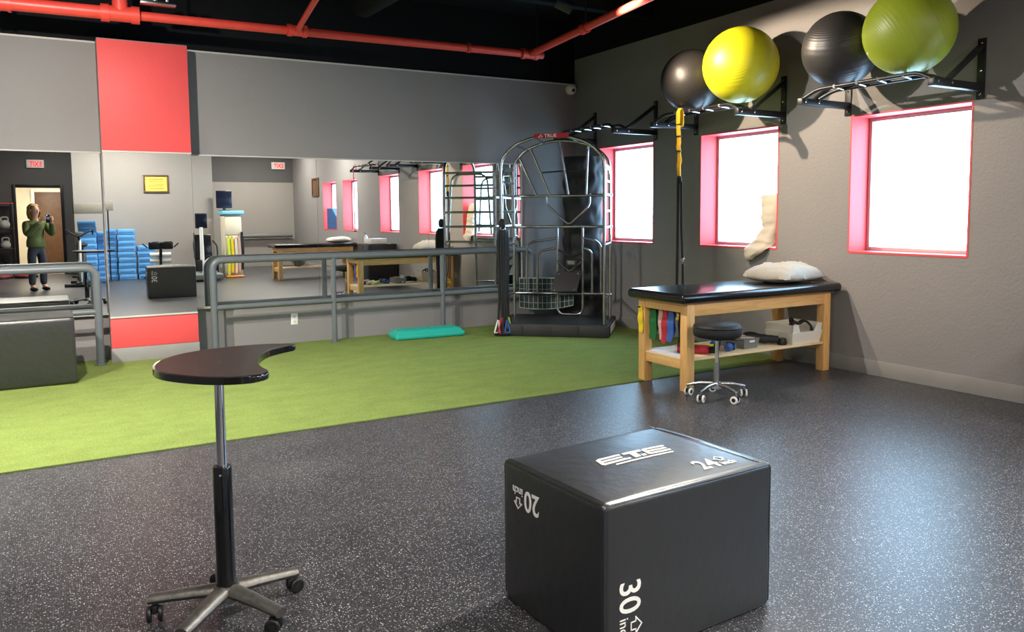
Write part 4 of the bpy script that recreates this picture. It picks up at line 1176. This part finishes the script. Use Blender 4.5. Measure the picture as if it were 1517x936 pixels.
# brown notice frame on the right wall
fr = thing('notice_frame', 'brown framed notice on the window wall at the back', 'picture', (X0, -3.05, 1.85))
MB().box((-0.012, -0.26, 0), (0, 0.26, 0.42)).build('panel', 'brown', fr)
for a, b in (((-0.03, -0.28, -0.02), (0, 0.28, 0.02)), ((-0.03, -0.28, 0.40), (0, 0.28, 0.44)), ((-0.03, -0.28, 0.02), (0, -0.24, 0.40)), ((-0.03, 0.24, 0.02), (0, 0.28, 0.40))):
    MB().box(a, b, 0.004).build('frame_side', 'brown', fr)
# ballet bar on rear wall
wbk = thing('wall_bar', 'pale padded wall bar along the rear wall', 'barre', (4.95, YR, 0.82))
MB().cyl((-0.80, 0.12, 0), (0.80, 0.12, 0), 0.055, seg=18).build('bar', 'grey_plastic', wbk)
for x in (-0.7, 0, 0.7):
    MB().box((x - 0.02, 0, -0.04), (x + 0.02, 0.11, 0.02), 0.004).build('bracket', 'black_steel', wbk)
# foam wedge in the farthest window
wd = tag(MB().poly([(0, 0, 0), (0, 0.72, 0), (0, 0.72, 0.30), (0, 0.40, 0.50), (0, 0, 0.50), (0.10, 0, 0), (0.10, 0.72, 0), (0.10, 0.72, 0.30), (0.10, 0.40, 0.50), (0.10, 0, 0.50)],
        [(0, 1, 2, 3, 4), (5, 6, 7, 8, 9), (0, 1, 6, 5), (1, 2, 7, 6), (2, 3, 8, 7), (3, 4, 9, 8), (4, 0, 5, 9)]).build('foam_wedge', 'seat_blue'), 'blue foam wedge standing in the farthest window', 'foam wedge')
wd.location = (X0 + 0.05, -2.35, WB + 0.017)
# kettlebell shelf by the doorway
ks = thing('kettlebell_rack', 'black shelf rack of kettlebells left of the doorway', 'rack', (-1.30, -4.93, 0))
for x in (-0.58, 0.58):
    for y in (-0.18, 0.18):
        MB().box((x - 0.025, y - 0.025, 0), (x + 0.025, y + 0.025, 1.72), 0.004).build('upright', 'black_steel', ks)
SH = (0.20, 0.66, 1.12)
for z in SH + (1.70,):
    MB().box((-0.6, -0.21, z - 0.02), (0.6, 0.21, z), 0.004).build('shelf', 'black_steel' if z < 1.6 else 'red', ks)
rows = ('bottom', 'middle', 'top')
M['bell_white'] = mat('white_enamel', (206, 204, 200), 0.4, var=0.08)
for zi, z in enumerate(SH):
    for k in range(4):
        x = -1.30 + 0.42 - 0.28 * k
        r = (0.085, 0.10, 0.105)[zi]
        t = thing('kettlebell', ('black', 'white', 'white')[zi] + ' kettlebell on the ' + rows[zi] + ' shelf, ' + ('nearest', 'second from', 'third from', 'farthest from')[k] + (' the doorway' if k else ' the doorway'), 'kettlebell', (x, -4.92, z + 0.001), 0, 'kettlebells on the rack')
        MB().lathe([(0, 0), (r * 0.7, 0), (r, r * 0.55), (r * 0.97, r * 1.1), (r * 0.6, r * 1.7), (0, r * 1.85)], seg=20).build('bell', ('black_plastic', 'bell_white', 'bell_white')[zi], t, sharp=70)
        MB().tube([(-r * 0.62, 0, r * 1.35), (-r * 0.72, 0, r * 2.45), (r * 0.72, 0, r * 2.45), (r * 0.62, 0, r * 1.35)], r * 0.16, 10, r * 0.6).build('handle', ('black_plastic', 'bell_white', 'bell_white')[zi], t)
for x, lab in ((-0.98, 'red balance dome on the floor by the kettlebell rack'), (-0.50, 'red balance dome on the floor nearer the doorway')):
    t = thing('balance_dome', lab, 'balance trainer', (x, -4.35, 0), 0, 'red balance domes')
    MB().lathe([(0, 0), (0.23, 0), (0.24, 0.02), (0.23, 0.05), (0, 0.05)], seg=28).build('base', 'black_plastic', t)
    MB().lathe([(0.22, 0.05), (0.21, 0.10), (0.16, 0.16), (0.08, 0.20), (0, 0.21)], seg=28).build('dome', 'red', t, sharp=70)

# blue step risers in four stacks
M['step_groove_shade'] = mat('blue_foam_groove_shade', (72, 138, 206), 0.55, var=0.06)  # darker blue plate, shade of the grip recess put into the colour
riser = MB().box((-0.165, -0.14, 0.0), (0.165, 0.14, 0.116), 0.012, 2).bm
proto = MB(); proto.bm.free(); proto.bm = riser
proto_o = proto.build('proto_riser', 'step_blue'); proto_me = proto_o.data; proto_me.name = 'step_riser'
rec = MB().box((-0.13, 0.137, 0.040), (0.13, 0.143, 0.075), 0.003, 1).build('proto_grip', 'step_groove_shade'); rec_me = rec.data
bpy.data.objects.remove(proto_o); bpy.data.objects.remove(rec)
stack_specs = [(0.68, -1.98, 11, 'tallest stack by the bike'), (1.025, -2.10, 9, 'stack beside the tallest one'), (1.20 + 0.17, -1.98, 9, 'middle stack'), (1.735, -1.96, 6, 'shortest stack')]
for x, y, n, nm in stack_specs:
    for k in range(n):
        o = thing('step_riser', 'blue step riser, %s from the floor, %s' % (ORD[k] if k else 'first', nm), 'step riser', (x + 0.006 * math.sin(k * 2.3 + x), y, 0.1165 * k), 0.02 * math.sin(k * 1.7 + x * 5), 'blue step risers')
        b = bpy.data.objects.new('block', proto_me); COL.objects.link(b); b.parent = o
        g = bpy.data.objects.new('grip_recess_shade', rec_me); COL.objects.link(g); g.parent = o

# exercise bike
bk_ = thing('exercise_bike', 'black and grey exercise bike in front of the blue stacks', 'exercise bike', (0.52, -1.25, 0), 0.15)
MB().box((-0.05, -0.45, 0.03), (0.05, 0.45, 0.09), 0.01).build('main_beam', 'black_steel', bk_)
for y in (-0.42, 0.42):
    MB().cyl((-0.25, y, 0.035), (0.25, y, 0.035), 0.034, seg=14).build('foot_bar', 'black_steel', bk_)
MB().cyl((0, 0.18, 0.09), (0, 0.06, 0.92), 0.03, seg=14).build('front_post', 'white_plastic', bk_)
MB().cyl((0, -0.12, 0.09), (0, -0.30, 0.76), 0.026, seg=14).build('seat_post', 'black_steel', bk_)
MB().sphere((0, -0.30, 0.80), 0.12, 18, (0.85, 1.15, 0.4)).build('saddle', 'black_plastic', bk_)
MB().lathe([(0, -0.025), (0.2, -0.025), (0.21, 0), (0.2, 0.025), (0, 0.025)], seg=28, mtx=Matrix.Translation((0, 0.16, 0.30)) @ Matrix.Rotation(PI / 2, 4, 'Y')).build('flywheel', 'grey_plastic', bk_)
MB().tube([(-0.22, -0.10, 1.02), (-0.24, 0.12, 1.12), (0, 0.20, 0.96), (0.24, 0.12, 1.12), (0.22, -0.10, 1.02)], 0.015, 10, 0.08).build('handlebar', 'black_plastic', bk_)
MB().cyl((0, 0.06, 0.90), (0, 0.17, 0.99), 0.02, seg=10).build('handlebar_stem', 'black_steel', bk_)
MB().box((-0.07, 0.05, 0.97), (0.07, 0.08, 1.07), 0.01).build('console', 'grey_plastic', bk_)
for s in (-1, 1):
    MB().cyl((s * 0.06, 0.0, 0.30), (s * 0.06, 0.04 * s, 0.30 + 0.13 * s), 0.011, seg=8).cyl((s * 0.06, 0.04 * s, 0.30 + 0.13 * s), (s * 0.17, 0.04 * s, 0.30 + 0.13 * s), 0.018, seg=8).build('pedal', 'black_plastic', bk_)
# grey information panel on a stand
gp = thing('panel_stand', 'wide grey panel on a thin stand behind the bike', 'panel', (0.79, -1.66, 0))
MB().box((-0.35, -0.012, 1.43), (0.35, 0.012, 1.64), 0.006).build('panel', 'grey_board', gp)
MB().cyl((0.25, 0, 0.02), (0.25, 0, 1.44), 0.014, seg=10).build('pole', 'black_steel', gp)
MB().box((-0.36, -0.015, 1.42), (-0.34, 0.015, 1.65), 0.003).build('end_cap', 'black_steel', gp)
MB().lathe([(0, 0), (0.15, 0), (0.14, 0.02), (0, 0.025)], (0.25, 0, 0), 24).build('base', 'black_steel', gp)
# back-extension bench
be = thing('back_extension_bench', 'padded back-extension bench with white rollers', 'exercise bench', (1.95, -1.35, 0))
MB().box((-0.03, -0.45, 0.03), (0.03, 0.45, 0.09), 0.008).build('beam', 'black_steel', be)
for y in (-0.42, 0.42):
    MB().box((-0.28, y - 0.03, 0), (0.28, y + 0.03, 0.05), 0.008).build('foot', 'black_steel', be)
MB().bar((0, -0.1, 0.06), (0, 0.12, 0.78), 0.06, 0.05, (1, 0, 0)).build('post', 'black_steel', be)
for x in (-0.125, 0.125):
    MB().box((x - 0.105, 0.07, 0.64), (x + 0.105, 0.17, 0.80), 0.03, 3).build('hip_pad', 'pad', be)
    MB().cyl((x * 2.0, 0.10, 0.68), (x * 2.7, 0.10, 0.76), 0.014, seg=8).build('side_grip', 'black_plastic', be)
for z in (0.52, 0.40):
    MB().cyl((-0.20, -0.02, z), (0.20, -0.02, z), 0.05, seg=16).build('ankle_roller', 'white_plastic', be)
MB().bar((0, -0.12, 0.46), (0, 0.06, 0.46), 0.04, 0.14).build('roller_carrier', 'black_steel', be)
# seated stepper
ss = thing('seated_stepper', 'white and black seated stepper with a dark monitor', 'exercise machine', (2.85, -1.25, 0))
MB().box((-0.28, -0.6, 0.03), (0.28, 0.6, 0.16), 0.03, 3).build('base', 'grey_plastic', ss)
MB().cyl((-0.08, 0.25, 0.14), (-0.06, 0.10, 1.12), 0.045, 0.035, 16).build('mast', 'white_plastic', ss)
MB().box((-0.17, 0.04, 1.10), (0.07, 0.10, 1.42), 0.015).build('monitor', 'black_plastic', ss)
MB().box((-0.15, 0.099, 1.13), (0.05, 0.104, 1.39), 0.002).build('monitor_back', 'navy', ss)
MB().box((-0.2, -0.50, 0.40), (0.26, -0.10, 0.50), 0.03, 3).build('seat_pad', 'pad', ss)
MB().bar((0.03, -0.50, 0.48), (0.03, -0.58, 0.95), 0.42, 0.09, (0, 1, 0), 0.02).build('seat_back', 'pad', ss)
MB().cyl((0.03, -0.30, 0.15), (0.03, -0.30, 0.41), 0.05, seg=14).build('seat_column', 'grey_plastic', ss)
for s in (-1, 1):
    MB().tube([(s * 0.24, 0.20, 0.15), (s * 0.27, 0.0, 0.72), (s * 0.22, -0.20, 0.82)], 0.018, 10, 0.08).build('arm_lever', 'black_plastic', ss)
    MB().box((s * 0.16 - 0.07, 0.26, 0.20), (s * 0.16 + 0.07, 0.31, 0.44), 0.012).build('foot_plate', 'black_plastic', ss)
# cream cabinet with pale blue foam on top and bands on its side
cb = thing('storage_cabinet', 'cream storage cabinet at the end of the partition', 'cabinet', (3.56, -1.95, 0))
MB().box((-0.18, -0.30, 0), (0.18, 0.20, 1.385), 0.006).build('body', 'cream', cb)
for k in range(3):
    MB().box((-0.165, 0.20, 0.08 + 0.43 * k), (0.165, 0.215, 0.48 + 0.43 * k), 0.004).build('door', 'cream', cb)
fp = tag(MB().box((3.33, -2.28, 1.387), (3.80, -1.70, 1.475), 0.02, 3).build('foam_pad', 'foot_white'), 'pale blue foam pad on top of the cream cabinet', 'foam pad')
tv = thing('monitor', 'dark monitor standing on the pale blue foam pad', 'monitor', (3.45, -2.10, 1.476))
MB().box((-0.17, -0.02, 0.06), (0.17, 0.02, 0.45), 0.008).build('screen', 'navy', tv)
MB().box((-0.03, -0.015, 0.01), (0.03, 0.015, 0.08), 0.003).build('neck', 'black_plastic', tv)
MB().box((-0.12, -0.08, 0.0), (0.12, 0.08, 0.014), 0.004).build('foot', 'black_plastic', tv)
spec = [(3.44, 'band_lime', 0.90, 0.04, 'lime resistance band hanging on the cream cabinet'), (3.52, 'band_yellow', 0.90, 0.10, 'yellow resistance band hanging on the cream cabinet'), (3.60, 'cream', 0.88, 0.08, 'pale resistance band hanging on the cream cabinet'),
        (3.67, 'band_pink', 0.92, 0.12, 'pink resistance band hanging on the cream cabinet'), (3.735, 'black_web', 1.0, 0.15, 'black strap hanging at the cabinet corner')]
for x, mt_, z0, z1, lab in spec:
    t = thing('resistance_band', lab, 'band', (x, -1.715, 0), 0, 'bands on the cabinet')
    MB().ribbon([(0, 0, z0), (0.01, 0.012, (z0 + z1) / 2), (-0.005, 0.0, z1)], [0.05, 0.062, 0.05], 0.006, (1, 0, 0)).build('strand', mt_, t)
    MB().cyl((0, -0.018, z0), (0, 0.016, z0), 0.008, seg=8).build('hook', 'chrome', t)
om = tag(MB().box((3.34, -1.66, 0.0), (3.72, -1.42, 0.035), 0.012).build('folded_mat', 'band_orange'), 'folded orange mat on the floor before the cream cabinet', 'mat')

# second treatment table behind the camera and what is on it
T2 = copy_tree(T1)
T2['label'] = 'second wooden treatment table behind the camera, seen in the mirror'
T2.location = (4.93, -0.33, 0)
pillow('pillow', 'white pillow on the second treatment table seen in the mirror', (5.52, -0.32, 0.800), 0.1, 0.28, 0.22, 0.13, seed=8)
ball((4.62, -0.36, 0.25 + 0.166), 0.16, 'ball_grey', 'small grey exercise ball on the shelf of the second table', (0.2, 0.3, 0.9))
hang_band(4.165, -0.26, 0.585, 0.20, 0.06, 'band_yellow', 'yellow resistance band hanging from the second table', 0.0, 'bands on the second table')
hang_band(4.165, -0.36, 0.585, 0.15, 0.07, 'band_orange', 'orange resistance band hanging from the second table', 0.0, 'bands on the second table')
kb2 = thing('side_cabinet', 'black side cabinet under the window between the tables', 'cabinet', (5.50, 2.12, 0))
MB().box((-0.28, -0.32, 0.05), (0.28, 0.30, 0.80), 0.006).build('body', 'black_plastic', kb2)
for k in range(2):
    dd = MB().box((-0.292, -0.30 + 0.30 * k, 0.08), (-0.28, -0.02 + 0.30 * k, 0.77), 0.004).build('door', 'black_plastic', kb2)
    MB().cyl((-0.305, -0.05 + 0.10 * k, 0.40), (-0.305, -0.05 + 0.10 * k, 0.52), 0.006, seg=8).build('handle', 'chrome', dd)
for x in (-0.24, 0.24):
    for y in (-0.28, 0.26):
        MB().box((x - 0.02, y - 0.02, 0), (x + 0.02, y + 0.02, 0.05)).build('foot', 'black_plastic', kb2)
tag(MB().box((5.30, 1.95, 0.801), (5.62, 2.32, 0.90), 0.01).build('tissue_box', 'white_plastic'), 'white box on the black side cabinet', 'box')
lp = thing('lotion_bottle', 'white pump bottle beside the white box', 'bottle', (5.36, 1.87, 0.801))
MB().lathe([(0, 0), (0.035, 0), (0.037, 0.01), (0.037, 0.13), (0.015, 0.15), (0.015, 0.17), (0, 0.17)], seg=18).build('bottle_body', 'white_plastic', lp, sharp=50)
MB().tube([(0, 0, 0.17), (0, 0, 0.20), (-0.04, 0, 0.20)], 0.007, 8, 0.01).build('pump', 'brown', lp)
rs = thing('suspension_strap', 'red strap hanging from the rack seen only in the mirror', 'strap', (5.255, 1.60, 0))
MB().ribbon([(0.03, 0, 2.25), (0.024, 0, 2.32), (0, 0, 2.345), (-0.024, 0, 2.32), (-0.02, 0, 1.7), (-0.02, 0, 1.05)], 0.032, 0.006, (0, 1, 0)).build('strap', 'band_red', rs)
MB().cyl((-0.02, -0.06, 1.04), (-0.02, 0.06, 1.04), 0.015, seg=10).build('handle', 'black_plastic', rs)

# ================================================================ PHOTOGRAPHER
def skin(name, verts, edges, mtl, parent, root=0, sub=2):
    me = bpy.data.meshes.new(name)
    me.from_pydata([v[0] for v in verts], edges, [])
    o = bpy.data.objects.new(name, me); COL.objects.link(o); o.parent = parent
    sm = o.modifiers.new('skin', 'SKIN'); sm.use_smooth_shade = True; sm.branch_smoothing = 0.4
    o.modifiers.new('sub', 'SUBSURF').levels = sub; o.modifiers['sub'].render_levels = sub
    sv = me.skin_vertices[0].data
    for i, v in enumerate(verts):
        r = v[1]
        sv[i].radius = (r, r) if not isinstance(r, tuple) else r
    sv[root].use_root = True
    me.materials.append(M[mtl])
    return o
ph = thing('person', 'person in an olive sweater and dark jeans photographing the room', 'person', (-0.225, -0.385, 0), -YAW)
V, E_ = [], []
def add(p, r, link=None):
    V.append((p, r)); i = len(V) - 1
    if link is not None: E_.append((link, i))
    return i
pel = add((0, 0, 0.86), (0.09, 0.07))
wai = add((0, 0, 1.00), (0.105, 0.08), pel)
che = add((0, -0.005, 1.17), (0.115, 0.085), wai)
nk0 = add((0, 0.0, 1.31), (0.075, 0.06), che)
nk1 = add((0, 0.015, 1.375), 0.045, nk0)
hd0 = add((0, 0.03, 1.43), (0.062, 0.072), nk1)
hd1 = add((0, 0.025, 1.49), (0.072, 0.088), hd0)
hd2 = add((0, 0.015, 1.555), (0.066, 0.078), hd1)
hd3 = add((0, 0.01, 1.595), 0.035, hd2)
for s in (-1, 1):
    hip = add((s * 0.085, 0, 0.78), 0.060, pel)
    kn = add((s * 0.10, 0.02, 0.46), 0.055, hip)
    an = add((s * 0.105, -0.01, 0.10), 0.036, kn)
    add((s * 0.115, 0.12, 0.045), (0.034, 0.024), an)
    sh = add((s * 0.155, 0, 1.25), 0.040, che)
    el = add((s * 0.225, 0.14, 1.05), 0.042, sh)
    wr_ = add((s * 0.105, 0.355, 1.285), 0.027, el)
    pa = add((s * 0.085, 0.405, 1.335), (0.034, 0.02), wr_)
    for k, (dz, ln) in enumerate(((0.026, 0.050), (0.008, 0.056), (-0.010, 0.052), (-0.026, 0.042))):
        f1 = add((s * 0.082, 0.438, 1.345 + dz), 0.0095, pa)
        f2 = add((s * (0.082 - 0.012), 0.450 , 1.345 + dz * 1.1), 0.0085, f1)
        add((s * (0.078 - ln * 0.55), 0.455, 1.346 + dz * 1.15), 0.0075, f2)
    t1 = add((s * 0.062, 0.400, 1.366), 0.011, pa)
    add((s * 0.045, 0.418, 1.388), 0.009, t1)
skin('body', V, E_, 'skin', ph)
nose = MB().sphere((0, 0.118, 1.478), 0.014, 10, (0.8, 1.1, 1.5)).build('nose', 'skin', ph)
for s in (-1, 1):
    MB().sphere((s * 0.028, 0.098, 1.505), 0.011, 10).build('eye', 'white_plastic', ph)
    MB().sphere((s * 0.028, 0.1075, 1.505), 0.0045, 8).build('iris', 'shoe', ph)
    MB().sphere((s * 0.076, 0.02, 1.49), 0.022, 10, (0.4, 0.8, 1.3)).build('ear', 'skin', ph)
MB().sphere((0, 0.100, 1.447), 0.022, 10, (1, 0.45, 0.3)).build('mouth', 'band_red', ph)
hr = MB()
hv = bmesh.new(); bmesh.ops.create_uvsphere(hv, u_segments=28, v_segments=18, radius=1)
for v in list(hv.verts):
    p = v.co.copy()
    drop = max(0, -p.z)
    v.co = Vector((p.x * (0.102 + 0.06 * drop), p.y * 0.112 - 0.022, 1.525 + p.z * (0.10 if p.z > 0 else 0.235)))
    v.co += Vector((noise.noise(p * 4), noise.noise(p * 4 + Vector((9, 0, 0))), 0)) * 0.012
dele = [v for v in hv.verts if v.co.y > 0.030 and abs(v.co.x) < 0.088 and v.co.z < 1.565]
bmesh.ops.delete(hv, geom=dele, context='VERTS')
hr.bm.free(); hr.bm = hv
hro = hr.build('hair', 'hair', ph, sharp=80)
hro.modifiers.new('solid', 'SOLIDIFY').thickness = 0.012
V, E_ = [], []
c0 = add((0, 0, 1.10), (0.162, 0.122)); c1 = add((0, 0, 0.93), (0.175, 0.130), c0); c1b = add((0, 0, 0.84), (0.172, 0.135), c1); add((0, 0, 0.79), (0.168, 0.13), c1b)
c2 = add((0, 0, 1.22), (0.158, 0.115), c0); add((0, 0.005, 1.315), (0.085, 0.075), c2)
for s in (-1, 1):
    sh = add((s * 0.17, 0, 1.255), 0.078, c2); el = add((s * 0.235, 0.145, 1.04), 0.066, sh); md = add((s * 0.165, 0.26, 1.175), 0.054, el); add((s * 0.11, 0.345, 1.275), 0.042, md)
skin('sweater', V, E_, 'sweater', ph)
V, E_ = [], []
j0 = add((0, 0, 0.84), (0.135, 0.10)); add((0, 0, 0.92), (0.115, 0.09), j0)
for s in (-1, 1):
    hip = add((s * 0.092, 0, 0.76), 0.097, j0); kn = add((s * 0.10, 0.02, 0.46), 0.069, hip); add((s * 0.105, 0, 0.10), 0.062, kn)
skin('jeans', V, E_, 'jeans', ph)
for s in (-1, 1):
    MB().sphere((s * 0.112, 0.06, 0.042), 0.05, 18, (0.92, 2.4, 0.82)).build('shoe', 'shoe', ph)
phn = thing('smartphone', 'black smartphone held up by the photographer', 'phone', (0, 0, CAM_H), -YAW)
MB().box((-0.038, -0.022, -0.10), (0.038, -0.013, 0.055), 0.004).build('phone_body', 'black_gloss', phn)
MB().cyl((-0.022, -0.013, 0.035), (-0.022, -0.010, 0.035), 0.009, seg=14).build('lens_ring', 'steel', phn)
